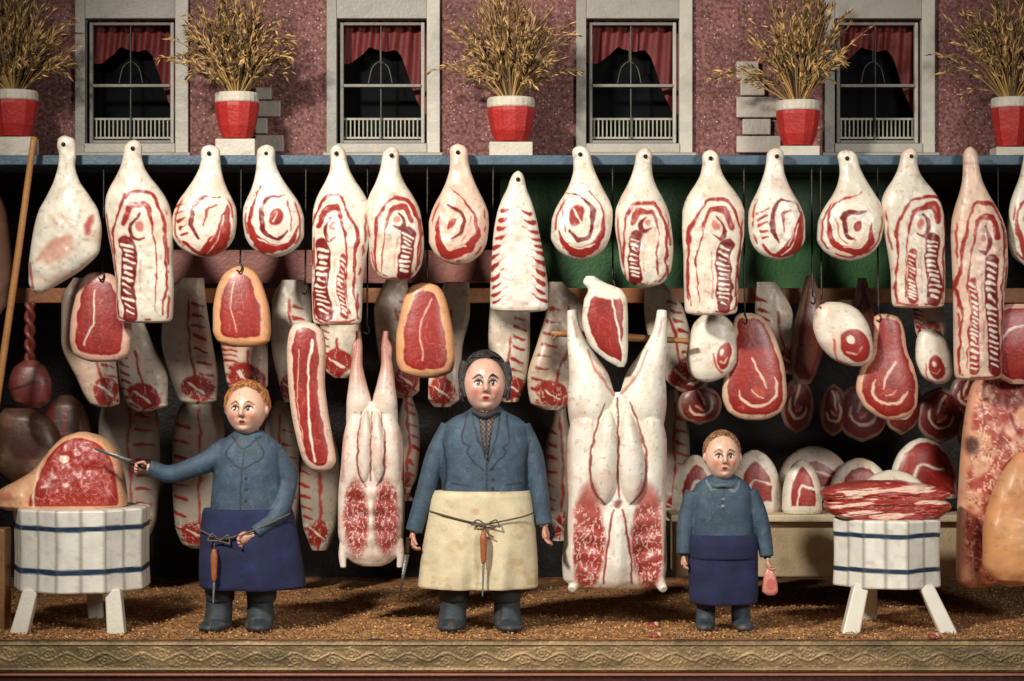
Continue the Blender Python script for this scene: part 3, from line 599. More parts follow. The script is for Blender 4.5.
# ---------- carcasses
def gs(X,Y,x,y,sx,sy,ang=0):
    u=(X-x)*math.cos(ang)+(Y-y)*math.sin(ang);v=-(X-x)*math.sin(ang)+(Y-y)*math.cos(ang);return np.exp(-(u/sx)**2-(v/sy)**2)
def bigrel(X,Y):
    r=0
    for s in(-1,1):
        rx=9.5+5*ss(410,480,Y)
        q=np.clip(1-((X-617-s*rx)/rx)**2-((Y-456)/47)**2,0,1);r=r+13*q**.6
        q=np.clip(1-((X-617-s*38)/14)**2-((Y-415)/90)**2,0,1);r=r+6*q**.7
        r=r-10*gs(X,Y,617+s*27,550,13,34)+5*gs(X,Y,617+s*46,545,4,50)
        r=r+1.6*np.sin((Y-500)/3.1+s*X*.08)*gs(X,Y,617+s*28,545,14,36)
    return r+6*gs(X,Y,617,555,8,50)
def cbig(V):
    X,Y=V[:,0],V[:,2];p=Pt(X,Y,C(230,224,210),61)
    for s in(-1,1):
        c=617+s*29
        p.ell(c,544,15.5,45,C(158,60,52),ang=s*-.05,soft=4)
        p.ell(c+s*4,512,11,30,C(172,84,74),ang=s*-.2,soft=6,al=.85)
        p.stroke([(617+s*12,402),(617+s*21,425),(617+s*28,460),(617+s*26,485),(617+s*12,503)],[1.2,2.2,2.8,2.4,1.8],C(136,70,60))
        p.stroke([(617+s*46,500),(617+s*47,540),(617+s*45,580)],[3,5,4],C(220,204,188),al=.7,soft=3)
        p.stroke([(617+s*30,350),(617+s*18,376),(617+s*4,394)],[1.5,2.5,2.5],C(176,104,90),soft=2,al=.8)
        p.stroke([(617+s*45,318),(617+s*40,336)],[3,2],C(180,120,100),soft=3,al=.6)
        p.stroke([(617+s*48,400),(617+s*49,450),(617+s*47,495)],[3,5,3],C(206,150,134),soft=5,al=.5)
    m=(ss(495,512,Y))*((p.c[:,0]-p.c[:,1])>.18)
    p.marble(m,C(234,210,196),sc=3.4,al=.9,thr=.82,w=.1);p.marble(m,C(120,34,32),sc=2.6,al=.7,thr=.9)
    p.stroke([(617,398),(617,496)],2,C(120,60,52));p.ell(617,502,4,4,C(110,46,40),soft=3,al=.8)
    for s in (-1,1): p.stroke([(617+s*4,508),(617+s*11,545),(617+s*14,582)],[2,2.5,2],C(140,50,46),al=.9)
    return p.c
e=empty('hanging_carcass',617,340,.02,'large white split carcass hanging by hind legs from stick','carcass')
g=G();g.loft([(392,606,628,6),(400,592,642,12),(410,580,654,18),(422,571,663,22),(445,567,667,22),(470,567,667,22),(500,568,666,22),(530,565,666,24),(560,562,667,24),(578,563,665,20),(586,572,656,14),(589,585,645,8)],nf=130,res=1.3,relief=bigrel,p=2.8)
for s in(-1,1):
    g.tube([(617+s*45,0,310),(617+s*44,-1,322),(617+s*40.5,-3,342),(617+s*34,-4,362),(617+s*28,-4,382),(617+s*26,-2,402),(617+s*26,4,425),(617+s*27,8,450)],[5,6,9.5,15,21,23.5,21,12],(.8,.8,.8),n=56,m=110,flat=1)
    g.tube([(617+s*38,-8,572),(617+s*44,-10,585),(617+s*46,-14,588)],[8,5,4],(.8,.8,.8),n=16,m=20)
remesh('body',g,.02,.010,M_meat,e,cbig,smooth_it=2)
def rs(X,Y):
    r=0
    for s in(-1,1):
        rx=5.5+2*ss(415,465,Y)
        r=r+8*np.clip(1-((X-372.5-s*rx)/rx)**2-((Y-446)/36)**2,0,1)**.6+4*np.clip(1-((X-372-s*21)/9)**2-((Y-440)/55)**2,0,1)**.7-6*gs(X,Y,372+s*15,515,8,26)
    return r+3*gs(X,Y,372,520,4,36)+1.2*np.sin((Y-470)/2.6)*gs(X,Y,372,515,26,30)
def csm(V):
    X,Y=V[:,0],V[:,2];p=Pt(X,Y,C(226,210,196),71)
    p.bl(ss(410,340,Y)*.75,C(150,80,66))
    for s in(-1,1):
        p.ell(372+s*15,517,12,36,C(156,62,54),soft=5)
        p.stroke([(372+s*10,412),(372+s*13.5,440),(372+s*13,470),(372+s*5,486)],[1.2,2,2,1.4],C(136,64,56))
        p.stroke([(372+s*27,430),(372+s*30,480)],[2,4],C(196,130,116),soft=3,al=.6)
    p.stroke([(372,412),(372,480)],1.6,C(126,66,58))
    m=(ss(470,485,Y))*((p.c[:,0]-p.c[:,1])>.16);p.marble(m,C(228,204,190),sc=3,al=.9,thr=.82,w=.1);p.marble(m,C(96,30,30),sc=2.4,al=.8,thr=.88)
    p.stroke([(372,485),(372,555)],[3,4],C(216,194,178),al=.7)
    return p.c
e=empty('hanging_carcass',372,340,.08,'small pinkish white lamb carcass hanging by hind legs','carcass')
g=G();g.loft([(402,366,378,8),(410,354,390,12),(422,347,398,15),(440,343,403,16),(465,341,404,16),(500,338,405,16),(530,338,404,16),(552,343,400,13),(562,352,391,8),(566,362,382,5)],nf=96,res=1.3,relief=rs,p=2.8)
for s in(-1,1):
    g.tube([(372+s*14,0,331),(372+s*13,-1,345),(372+s*15,-2,366),(372+s*14,-3,386),(372+s*13,-2,404),(372+s*14,3,425),(372+s*14,5,445)],[2.6,3.6,6,9.5,12.5,12,7],(.8,.8,.8),n=28,m=80)
    g.tube([(372+s*26,-4,540),(372+s*29,-6,556),(372+s*28,-8,567)],[6,4,3],(.8,.8,.8),n=14,m=20)
    g.tube([(372+s*12,0,333),(372+s*18,-2,350),(372+s*17,-2,372)],[1,2.5,1],(.8,.8,.8),n=8,m=16)
remesh('body',g,.08,.009,M_meat,e,csm,smooth_it=2)
# ---------- chopping blocks
def block(cx,hw,yt,yb,d,stripes,legs,label,nside,rot):
    e=empty('chopping_block',cx,floorY(d),d,label,'chopping block','butchers blocks')
    sub=14;m=70;g=G();V=[];R=hw;pts=[]
    ang=[rot+2*np.pi*k/nside for k in range(nside)]
    for k in range(nside):
        a=np.array([math.cos(ang[k]),math.sin(ang[k])]);b=np.array([math.cos(ang[(k+1)%nside]),math.sin(ang[(k+1)%nside])])
        for q in range(sub): pts.append(a+(b-a)*q/sub)
    pts=np.array(pts)
    prof=[(yt,.965),(yt+.8,.99)]+[(yt+2+(yb-yt-4)*q/(m-5),1.0-.02*math.sin(q/(m-5)*3.14)) for q in range(m-4)]+[(yb-.8,.99),(yb,.965)]
    for (y,r) in prof:
        for q in pts: V.append((cx+q[0]*R*r,q[1]*R*r,y))
    g.ring(np.array(V),len(prof),len(pts),(.8,.8,.8))
    def col(V):
        p=Pt(V[:,0],V[:,2],C(222,218,204),int(cx));a=np.arctan2(V[:,1],V[:,0]-cx)
        p.c=np.tile(C(232,228,215),(len(V),1))*(.93+.12*fbm(V[:,0]/12,V[:,2]/20,4))[:,None]
        for (y,w) in stripes: p.bl(np.clip((w/2-np.abs(p.Y*.2+V[:,2]*.8-y+.5*np.sin(a*5)))/.7+.5,0,1),C(30,52,78))
        gr=vn(a*30,V[:,2]/60,3);p.bl(ss(.75,.9,gr)*.18,C(160,150,130))
        p.bl(ss(.64,.8,fbm(V[:,0]/6,V[:,2]/6,8))*.2,C(150,128,100))
        st=((a-rot)/(2*np.pi/nside)*2)%1.0;st=np.minimum(st,1-st);p.bl(ss(.025,.008,st)*.45,C(90,80,68))
        return p.c
    mk('drum',g,d,M_white,e,smooth=False,colorfn=col)
    for (xt,dt,xb,db,t) in legs:
        g=G();yb2=CY+H/K(d);w2=t*.75
        top=[(xt-t/2,dt-t/2,yb-4),(xt+t/2,dt-t/2,yb-4),(xt+t/2,dt+t/2,yb-4),(xt-t/2,dt+t/2,yb-4)]
        bot=[(xb-w2/1.3,db-w2/1.5,yb2),(xb+w2/1.3,db-w2/1.5,yb2),(xb+w2/1.3,db+w2/1.5,yb2),(xb-w2/1.3,db+w2/1.5,yb2)]
        g.hexa(bot,top,C(214,208,192));mk('leg',g,d,M_white,e,smooth=False,bevel=.015)
block(82,69,506,587,0.0,[(524,5),(566,5.5)],[(42,-46,32,-56,15),(122,-46,127,-56,15),(84,50,84,64,13)],'white chopping block with two blue bands on splayed legs',9,.35)
block(887,57,517,584,0.0,[(532,4.5),(566,4.5)],[(855,-36,842,-52,15),(918,-36,938,-50,15),(877,44,877,54,14)],'white chopping block with two blue bands on three legs',8,.2)
def pat_ham(p):
    e0=46-(p.Y-470)*.35
    p.bl(np.clip((p.X-e0)/1.5,0,1)*np.clip((p.edge-4.5)/1.3,0,1),C(156,42,32))
    m=np.clip((p.X-e0-3)/2,0,1)*np.clip((p.edge-6)/2,0,1)
    p.marble(m,C(222,148,122),sc=10,al=.8);p.marble(m,C(220,150,130),sc=4,al=.6,thr=.9)
    p.stroke([(46,455),(42,480),(40,505)],[2,2.5,2],C(236,206,176));p.ell(70,458,5,4,C(226,190,165));p.ell(12,495,7,5,C(196,120,90),soft=3)
g=G();g.loft([(432,78,86),(436,66,100),(444,56,111),(456,46,119),(470,34,123),(480,18,125),(488,3,126),(496,-5,127),(504,-5,127),(509,8,122)],T=34,nf=130,res=1.6,p=3,painter=(C(224,170,128),pat_ham),seed=600,tp=.4,relief=rel_soft(9,3))
mk('leg_of_beef',g,-.05,M_meat,label='large raw leg joint with marbled cut face on block',cat='meat joint')
def slab(rows,d0,seed,dd):
    def f(p):
        n=fbm(p.x0/34,p.y0/3.4+p.x0/40,seed,3);p.bl(ss(.35,.5,n)*.9,RED);p.bl(ss(.58,.64,n),C(222,188,168));p.bl(ss(.42,.36,n)*.4,DRED);p.bl(ss(.52,.5,np.abs(n-.45)*4+.45)*.3,DRED)
    g=G();g.loft(rows,T=dd,nf=150,res=3,p=4,painter=(C(180,84,70),f),seed=seed,tp=.3,d0=d0,relief=lambda X,Y:(fbm(X/10,Y/3,seed)-.5)*6);return g
sl=[([(481,858,896),(484,838,924),(488,826,940),(493,820,948),(498,823,944),(501,838,930)],-2,30),([(498,840,935),(501,824,946),(506,823,948),(512,828,942),(517,838,934)],-6,33)]
for i,(r,d0,dd) in enumerate(sl):
    mk('meat_strip',slab(r,d0,610+i,dd),-.02,M_meat,label='thin streaky red meat slab stacked on the block',cat='meat cut',group='streaky slabs on the block')
for (x,y,d) in [(655,0,-.85),(933,0,-.9),(652,0,-.1)]:
    g=G();fy=floorY(d);g.ell((x,0,fy-2),(5,5,3.2),C(150,60,50));g.ell((x+4,1,fy-3),(3,4,3),C(205,160,140));mk('meat_scrap',g,d,M_meat,label='small pink meat scrap lying on the sawdust',cat='meat scrap',group='meat scraps')
# =================== PEOPLE ===================
def head_geo(g,cx,cy,a,b,c,yaw,dp=0):
    n,m=84,64;th=np.linspace(0,2*np.pi,n,endpoint=False);ph=np.linspace(.03,np.pi-.03,m)
    P,Tt=np.meshgrid(ph,th,indexing='ij');x=np.sin(P)*np.cos(Tt);y=np.sin(P)*np.sin(Tt);z=np.cos(P)
    fr=np.clip(-y,0,1);jaw=ss(.0,-1,z);x2=x*(1-.1*jaw)
    nz=np.interp(z,[-.28,-.17,-.1,.3],[0,1,1,.1])
    ext=.36*np.exp(-(x/.15)**2)*nz-.14*np.exp(-((np.abs(x)-.33)/.18)**2-((z-.12)/.11)**2)+.08*np.exp(-(x/.28)**2-((z+.43)/.07)**2)
    ext+=.14*np.exp(-(x/.3)**2-((z+.8)/.16)**2)+.08*np.exp(-((np.abs(x)-.3)/.25)**2-((z-.3)/.07)**2)+.08*np.exp(-((np.abs(x)-.5)/.2)**2-((z+.2)/.2)**2)-.07*np.exp(-(x/.3)**2-((z+.6)/.06)**2)
    y=y*.95-ext*fr**.7
    y=np.where(y<-.8,-.8+(y+.8)*.75,y)
    X=x2*a;Yd=y*c;Z=z*b;cs,sn=math.cos(yaw),math.sin(yaw);X2=X*cs-Yd*sn;Y2=X*sn+Yd*cs
    g.ring(np.stack([cx+X2,dp+Y2,cy-Z],-1).reshape(-1,3),m,n,(.8,.6,.5))
    for s in(-1,1):
        ex,ey=s*a*1.0,c*.08;g.ell((cx+ex*cs-ey*sn,dp+ex*sn+ey*cs,cy),(a*.13,c*.2,b*.2),(.8,.6,.5))
def face_col(V,cx,cy,a,b,c,yaw,dp,skin,brow,gaze=0.,bold=1.):
    X=V[:,0]-cx;Yd=V[:,1]-dp;cs,sn=math.cos(yaw),math.sin(yaw)
    x=(X*cs+Yd*sn)/a;y=(-X*sn+Yd*cs)/c;z=-(V[:,2]-cy)/b
    p=Pt(x*40,-z*40,skin,3);p.wn=0;p.c=np.tile(skin,(len(x),1))*(1+.16*(fbm(x*4,z*4,3)-.5))[:,None];p.X=x*100;p.Y=-z*100
    fr=(y<-.1)&(z>-1.3);c0=p.c.copy()
    p.ell(-46,24,18,16,C(194,96,80),soft=24,al=.55);p.ell(46,24,18,16,C(194,96,80),soft=24,al=.55);p.ell(0,16,10,8,C(200,118,100),soft=10,al=.4)
    for s in(-1,1):
        p.stroke([(s*14,-11),(s*33,-18),(s*54,-11)],[7,13,7],C(104,68,54),soft=6,al=.8)
        p.ell(s*34,-9,16,7,C(226,218,202),soft=2)
        p.ell(s*34+gaze*5,-9,8,7.6,C(24,20,20),soft=2);p.ell(s*34+gaze*5-2,-12,2,2,C(230,225,215),soft=1)
        p.stroke([(s*15,-8),(s*25,-17),(s*43,-17),(s*53,-8)],[3,4.5,4.5,3],C(32,24,22),soft=2)
        p.stroke([(s*18,-3),(s*34,1),(s*50,-3)],2,C(100,54,44),soft=2,al=.85)
        p.stroke([(s*12,-27),(s*32,-37),(s*60,-25)],[4,8*bold,3],brow,soft=3)
        p.stroke([(s*12,-22),(s*10,0),(s*15,16)],[2,2,3],C(150,84,70),soft=5,al=.75)
        p.ell(s*8,23,4,2.6,C(84,34,30),soft=2,al=.9);p.stroke([(s*18,24),(s*28,42)],2,C(144,80,66),soft=5,al=.65)
    p.ell(0,41,15,4,C(158,42,38),soft=2);p.ell(0,47,13,4,C(170,54,48),soft=2);p.stroke([(-18,43),(0,44.5),(18,43)],1.8,C(76,18,18),soft=1.5)
    p.stroke([(-12,56),(0,58),(12,56)],2,C(160,100,84),soft=4,al=.6)
    p.c[~fr]=c0[~fr];p.c[V[:,2]>545]=C(40,46,52);return p.c
def hand_geo(g,w,dr,sd,s,col,curl=.35):
    w=np.array(w,float);dr=np.array(dr,float);dr/=np.linalg.norm(dr);sd=np.array(sd,float);sd-=dr*(sd@dr);sd/=np.linalg.norm(sd);nm=np.cross(dr,sd)
    g.tube([w-dr*s*.1,w+dr*s*.1,w+dr*s*.35,w+dr*s*.52],[s*.14,s*.19,s*.26,s*.22],col,n=16,m=14,flat=.65,ref=nm)
    Ls=[.40,.47,.44,.34]
    for i in range(4):
        b=w+dr*s*.45+sd*s*(.2-.133*i);a=0;P=[b];q=b
        for k in range(3):
            a+=curl;q=q+(dr*math.cos(a)+nm*math.sin(a)+sd*.06*(1.5-i))*s*Ls[i]/3;P.append(q)
        g.tube(P,[s*.08,s*.074,s*.068,s*.05],col*(1-.04*(i%2)),n=10,m=12,ref=sd)
    b=w+dr*s*.12+sd*s*.17;g.tube([b,b+(dr*.5+sd*.6)*s*.22,b+(dr*.85+sd*.45+nm*curl*.6)*s*.45],[s*.09,s*.08,s*.055],col,n=10,m=12,ref=nm)
SK=C(212,168,148)
def boot(x,d,e,toe,ytop,w,dk):
    fy=floorY(d);g=G()
    g.tube([(x,4,ytop),(x,3,fy-24),(x+toe*.2,2,fy-10),(x+toe*.3,0,fy-6)],[w,w*.88,w*.94,w*.85],(.3,.3,.3),n=24,m=30)
    g.ell((x+toe*.5,-6,fy-6.5),(w*.98,w*1.3,6.5),(.3,.3,.3));g.ell((x+toe,-15,fy-5.5),(w*.86,w*1.0,5.5),(.3,.3,.3));g.ell((x,5,fy-5),(w*.8,w*.8,5),(.3,.3,.3))
    def col(V):
        c=np.tile(dk,(len(V),1))*(.7+.6*fbm(V[:,0]/5,V[:,2]/5,4))[:,None];c[V[:,2]>fy-2.5]*=.4
        du=ss(.5,.75,fbm(V[:,0]/3,V[:,2]/3,14))*ss(fy-22,fy-4,V[:,2])*.45;return c*(1-du[:,None])+C(150,110,72)*du[:,None]
    remesh('boot',g,d,.012,M_cloth,e,col)
def belt_steel(x,y0,y1,d,dp):
    g=G();g.tube([(x,dp,y0),(x,dp-1,y0+7)],.8,C(80,60,40),n=6)
    g.tube([(x,dp-1,y0+6),(x,dp-1,y0+14),(x,dp-1,y0+24),(x,dp-1,y0+34),(x-.5,dp-1,y0+38)],[2,3.6,3.2,2.6,1.4],C(160,92,48),n=12,m=24);g.tube([(x,dp-1,y0+36),(x-1,dp-1,y1)],[1.3,.7],C(120,116,112),n=8)
    mk('sharpening_steel',g,d,M_wood,label='sharpening steel with orange wooden handle tied at waist',cat='sharpening steel',group='sharpening steels')
def string_obj(pts,d,e,r=.8):
    g=G()
    for q in pts: g.tube(q,r,C(96,84,66),n=6,m=len(q)*7)
    mk('apron_string',g,d,M_cloth,e)
BL=C(56,76,92);NAVY=C(30,36,72);DK=C(48,56,62)
def clothcol(base,V,seed):
    c=np.tile(base,(len(V),1))*(.82+.34*fbm(V[:,0]/9,V[:,2]/9,seed))[:,None]
    w=ss(.62,.8,fbm(V[:,0]/3,V[:,2]/5,seed+3))*.25;return c*(1-w[:,None])+C(120,132,138)*w[:,None]
# ---- centre man
d=-.3;e=empty('person',485,floorY(d),d,'butcher in blue jacket and cream apron standing holding a thin knife','person')
hd=(485,385,21.5,27.5,22,0.06,-6)
arL=[(448,2,430),(436,0,456),(426,-3,490),(414,-6,532)];arR=[(523,2,430),(533,0,456),(539,-3,490),(544,-6,526)]
torso=[(406,474,500,10),(412,465,507,14),(418,452,519,18),(426,444,527,21),(445,441,530,24),(470,441,529,25),(490,442,528,26),(503,443,527,26)]
g=G();head_geo(g,*hd[:6],dp=hd[6]);g.tube([(485,0,400),(485,0,425)],[12,14],(.8,.6,.5),n=20,m=8)
g.loft([(r[0]+2,r[1]+4,r[2]-4,r[3]-4) for r in torso]+[(540,446,524,20),(580,442,528,16)])
for P in(arL,arR): g.tube(P,[8,7.5,6,4.5],(.8,.6,.5),n=16,m=30)
for x in(455,506): g.tube([(x,0,560),(x,1,590),(x,2,612)],[13,10,8],(.8,.6,.5),n=16,m=20)
ex=G();hand_geo(ex,(413,-7,533),(-.05,-.15,1),(.2,-1,.0),23,C(200,142,120),curl=.55);hand_geo(ex,(545,-7,526),(.08,-.15,1),(-.2,-1,0),23,C(200,142,120),curl=.3)
remesh('body',g,d,.0075,M_skin,e,lambda V:face_col(V,*hd[:6],hd[6],SK,C(36,30,28),bold=1.5),extra=ex,smooth_it=1)
g=G();g.loft(torso)
g.tube([(451,2,427)]+arL[1:3]+[(414,-6,531)],[11,10.5,9.5,8.5],BL,n=20,m=40);g.tube([(520,2,427)]+arR[1:3]+[(544,-6,524)],[11,10.5,9.5,8.5],BL,n=20,m=40)
def jk(V):
    p=Pt(V[:,0],V[:,2],BL,5);p.c=clothcol(BL,V,2)
    fr=V[:,1]<0;c0=p.c.copy()
    p.stroke([(472,412),(476,432),(487,462),(487,503)],[1.6,1.6,1.6,1.4],C(24,32,40));p.stroke([(500,412),(498,432),(488,462)],1.6,C(24,32,40))
    p.stroke([(466,414),(462,440),(470,446),(468,452),(484,470)],1.6,C(24,32,42));p.stroke([(506,414),(510,440),(503,446),(505,452),(490,470)],1.6,C(24,32,42))
    for y in(468,478,488): p.ell(493,y,1.8,1.8,C(20,22,26))
    p.stroke([(452,482),(470,484)],1.4,C(28,36,46));p.stroke([(505,484),(522,482)],1.4,C(28,36,46))
    p.stroke([(442,440),(447,465),(445,495)],1.8,C(30,38,46),soft=2);p.stroke([(530,440),(525,465),(527,495)],1.8,C(30,38,46),soft=2)
    p.c[~fr]=c0[~fr];return p.c
remesh('jacket',g,d,.010,M_cloth,e,jk,smooth_it=2)
def sh(p):
    ck=((np.floor(p.x0/2.0)+np.floor(p.y0/2.4))%2);p.bl(ck*.8,C(38,34,36));p.stroke([(486,416),(486,452)],2.2,C(26,22,24))
g=G();g.loft([(408,474,499,13),(413,474,499,18),(420,476,497,22),(432,478,495,25),(446,482,491,27),(458,486,488,27.5)],painter=(C(96,88,84),sh),nf=60,res=2,p=3,back=.2);mk('shirt',g,d,M_cloth,e)
g=G();g.tube([(474,-15,411),(485,-22,415),(497,-15,411)],[3,3.6,3],C(46,42,44),n=12,m=16);mk('neckerchief',g,d,M_cloth,e)
def apr(X,Y): return 2.6*np.sin(X/7.+Y/50)*ss(505,580,Y)+1.4*np.sin(X/3.3)*ss(520,587,Y)
def apc(p): 
    p.c=np.tile(C(230,214,176),(len(p.X),1))*(.88+.16*fbm(p.x0/12,p.y0/12,2))[:,None];p.bl(ss(.58,.8,fbm(p.x0/14,p.y0/10,9))*.45,C(176,140,92));p.bl(ss(4,0,p.edge)*.2,C(150,130,100))
g=G();g.loft([(490,434,530,27),(496,431,532,29),(520,427,535,30),(550,422,537,31),(575,419,538,32),(585,418,538,31.5),(587,419,537,31)],nf=120,res=1.3,painter=(C(226,212,176),apc),relief=apr,seed=8,p=2.2)
mk('apron',g,d,M_fab,e)
string_obj([[(430,-12,510),(445,-26,513),(470,-32,519),(485,-34,521),(505,-31,518),(525,-23,514),(533,-12,512)],[(485,-34,521),(478,-35,517),(472,-35,522),(485,-35,522),(496,-35,517),(500,-35,524),(485,-35,521)],[(484,-35,521),(488,-35,530),(494,-35,534)]],d,e)
g=G()
for x in(455,506): g.tube([(x,1,560),(x,1,588),(x,2,600)],[17,15,14],C(40,46,52),n=20,m=20)
mk('trousers',g,d,M_cloth,e)
boot(453,d,e,-3,588,15,DK);boot(507,d,e,3,588,15,DK)
def hair(g,cx,cy,a,b,c,dp,col,amp,seed,up=.14,back=.3,sx=1.08,sc=1):
    n,m=110,70;th=np.linspace(0,2*np.pi,n,endpoint=False);ph=np.linspace(.03,np.pi-.03,m);P,T=np.meshgrid(ph,th,indexing='ij')
    r=1+amp*(fbm(np.cos(T)*5+P*3,np.sin(T)*5+P*4,seed)-.4)
    X=cx+a*sx*np.sin(P)*np.cos(T)*r;Y=dp+c*back+c*1.0*np.sin(P)*np.sin(T)*r;Z=cy-b*up-b*.98*sc*np.cos(P)*r
    sh=.6+.8*fbm(X/1.6,Z/5,seed+1);g.ring(np.stack([X,Y,Z],-1).reshape(-1,3),m,n,np.vstack([(col[None,None]*sh[...,None]).reshape(-1,3),col[None],col[None]]))
def curls(g,cx,cy,a,b,c,dp,col,n,seed,up,back,low=-.1,q0=1.6,q1=3.0,fz=.62):
    r=np.random.default_rng(seed);k=0
    while k<n:
        v=r.normal(size=3);v/=np.linalg.norm(v)
        if v[2]<low or (v[1]<-.3 and v[2]<fz and abs(v[0])<.86): continue
        x=cx+v[0]*a*1.08;y=dp+c*back+v[1]*c*1.02;z=cy-b*up-v[2]*b*.98;q=r.uniform(q0,q1);ph=r.uniform(0,6.28)
        t=np.linspace(0,5,7);u=np.cross(v,r.normal(size=3));u/=np.linalg.norm(u);w=np.cross(v,u)
        pts=[np.array([x,y,z])+q*(u*math.cos(s+ph)+w*math.sin(s+ph))*np.array([1,1,-1]) for s in t]
        g.tube(pts,[.9]*6+[.4],col*r.uniform(.55,1.25),n=5,m=10,ref=v*np.array([1,1,-1]));k+=1
g=G();HC=C(48,42,40);hair(g,485,383,20.5,25,20,-6,HC,.2,3,up=.28,back=.5,sx=1.12,sc=.9)
for s in(-1,1):
    g.tube([(485+s*19.5,-8,362),(485+s*22.5,-8,376),(485+s*21.5,-11,388),(485+s*19,-13,397)],[5,4.5,3.2,1.4],HC,n=12,m=24)
    r=np.random.default_rng(9+s)
    for k in range(60):
        z=r.uniform(360,394);x=485+s*(21+r.uniform(-1,3));g.tube([(x,-9+r.uniform(-4,4),z),(x+s*1.5,-10+r.uniform(-3,3),z+4),(x+s*r.uniform(-1,2),-11,z+8)],[1.3,1.1,.4],HC*r.uniform(.6,1.7),n=5,m=6)
curls(g,485,383,20.5,25,20,-6,HC,260,11,.32,.45,low=.3,q0=1.6,q1=3.2,fz=.78)
mk('hair',g,d,M_cloth,e)
belt_steel(484,522,592,d,-37)
g=G();g.tube([(409,-14,536),(408,-15,552)],[2.2,2.0],C(70,48,34),n=10);g.hexa([(405,-15.6,553),(410,-15.6,553),(410,-14.4,553),(405,-14.4,553)],[(399,-15.2,600),(400,-15.2,600),(400,-14.8,600),(399,-14.8,600)],C(110,108,106))
mk('knife',g,d,M_metal,label='long thin dark knife held pointing down',cat='knife')
# ---- left boy
d=-.3;e=empty('person',240,floorY(d),d,'ginger haired boy in blue jacket reaching to cut meat','person')
hd=(247,410,20,24.5,21,-.12,-6)
arL=[(224,0,448),(198,-10,464),(172,-16,472),(150,-20,466)];arR=[(273,0,452),(286,2,478),(281,-12,508),(254,-26,534)]
torso=[(430,236,262,10),(436,228,270,14),(443,219,278,18),(455,214,282,21),(475,213,283,23),(500,211,286,23),(516,210,288,23)]
g=G();head_geo(g,*hd[:6],dp=hd[6]);g.tube([(247,0,424),(248,0,446)],[11,13],(.8,.6,.5),n=20,m=8)
g.loft([(r[0]+2,r[1]+4,r[2]-4,r[3]-4) for r in torso]+[(550,208,288,18),(580,206,286,14)])
for P in(arL,arR): g.tube(P,[8,7,6,4],(.8,.6,.5),n=16,m=30)
for x in(220,262): g.tube([(x,0,560),(x,1,590),(x,2,612)],[13,10,8],(.8,.6,.5),n=16,m=20)
ex=G();hand_geo(ex,(151,-20,466),(-1,-.1,-.1),(0,-.6,-.8),20,C(208,154,132),curl=.75);hand_geo(ex,(254,-27,534),(-1,-.25,.4),(0,-.4,-1),21,C(208,154,132),curl=.55)
remesh('body',g,d,.0075,M_skin,e,lambda V:face_col(V,*hd[:6],hd[6],C(220,176,152),C(110,66,36),gaze=-.8),extra=ex,smooth_it=1)
g=G();g.loft(torso);g.tube([(229,0,449),(200,-9,465),(172,-16,473),(152,-20,466)],[13,10.5,9,7.5],BL,n=20,m=40);g.tube([(270,0,450),(286,2,478),(282,-12,508),(258,-26,531)],[12,11.5,10,7.5],BL,n=20,m=40)
def jk2(V):
    p=Pt(V[:,0],V[:,2],BL,5);p.c=clothcol(BL,V,12)
    fr=(V[:,1]<0);c0=p.c.copy()
    p.stroke([(234,436),(246,448),(262,436)],2,C(28,38,48));p.stroke([(246,448),(244,480),(243,516)],1.4,C(28,38,48));p.stroke([(240,436),(228,452),(236,462),(244,468)],1.5,C(28,38,48));p.stroke([(258,436),(266,454),(256,462),(246,468)],1.5,C(28,38,48))
    for y in(476,488,500): p.ell(249,y,1.6,1.6,C(24,28,34))
    p.c[~fr]=c0[~fr];return p.c
remesh('jacket',g,d,.010,M_cloth,e,jk2,smooth_it=2)
def nvc(p): p.c=np.tile(NAVY,(len(p.X),1))*(.75+.5*fbm(p.x0/12,p.y0/12,2))[:,None]
g=G();g.loft([(508,204,292,24),(514,202,294,27),(540,200,299,29),(570,199,304,31),(585,200,306,31),(588,203,303,30)],nf=100,painter=(NAVY,nvc),relief=lambda X,Y:3.4*np.sin(X/8.)*ss(515,580,Y),seed=8,p=2.2);mk('apron',g,d,M_fab,e)
string_obj([[(201,-14,528),(215,-25,534),(222,-28,537),(250,-32,530),(275,-29,520),(292,-18,512)],[(222,-29,537),(216,-31,531),(212,-31,538),(222,-31,538),(232,-31,532),(234,-31,541),(222,-31,538)]],d,e)
g=G()
for x in(220,262): g.tube([(x,1,562),(x,1,588),(x,2,600)],[16,15,14],C(40,46,52),n=20,m=20)
mk('trousers',g,d,M_cloth,e)
boot(219,d,e,-6,588,15,DK);boot(260,d,e,0,588,15,DK)
g=G();GC2=C(166,108,58);hair(g,247,410,20,24,21,-4,GC2,.16,6,up=.24,back=.32,sx=1.14);curls(g,247,410,20,24,21,-4,GC2,440,5,.24,.32,q0=1.6,q1=3.6,fz=.58)
mk('hair',g,d,M_cloth,e)
belt_steel(219,540,600,d,-34)
g=G();g.tube([(150,-23,466),(134,-24,461)],[2.2,2.4],C(70,46,32),n=10,ref=(0,0,1));g.hexa([(136,-24.6,463),(136,-23.4,463),(136,-23.4,458),(136,-24.6,458)],[(100,-24.3,449),(100,-23.7,449),(98,-23.7,446),(98,-24.3,446)],C(150,150,150))
mk('knife',g,d,M_metal,label='boning knife held out over the leg joint',cat='knife')
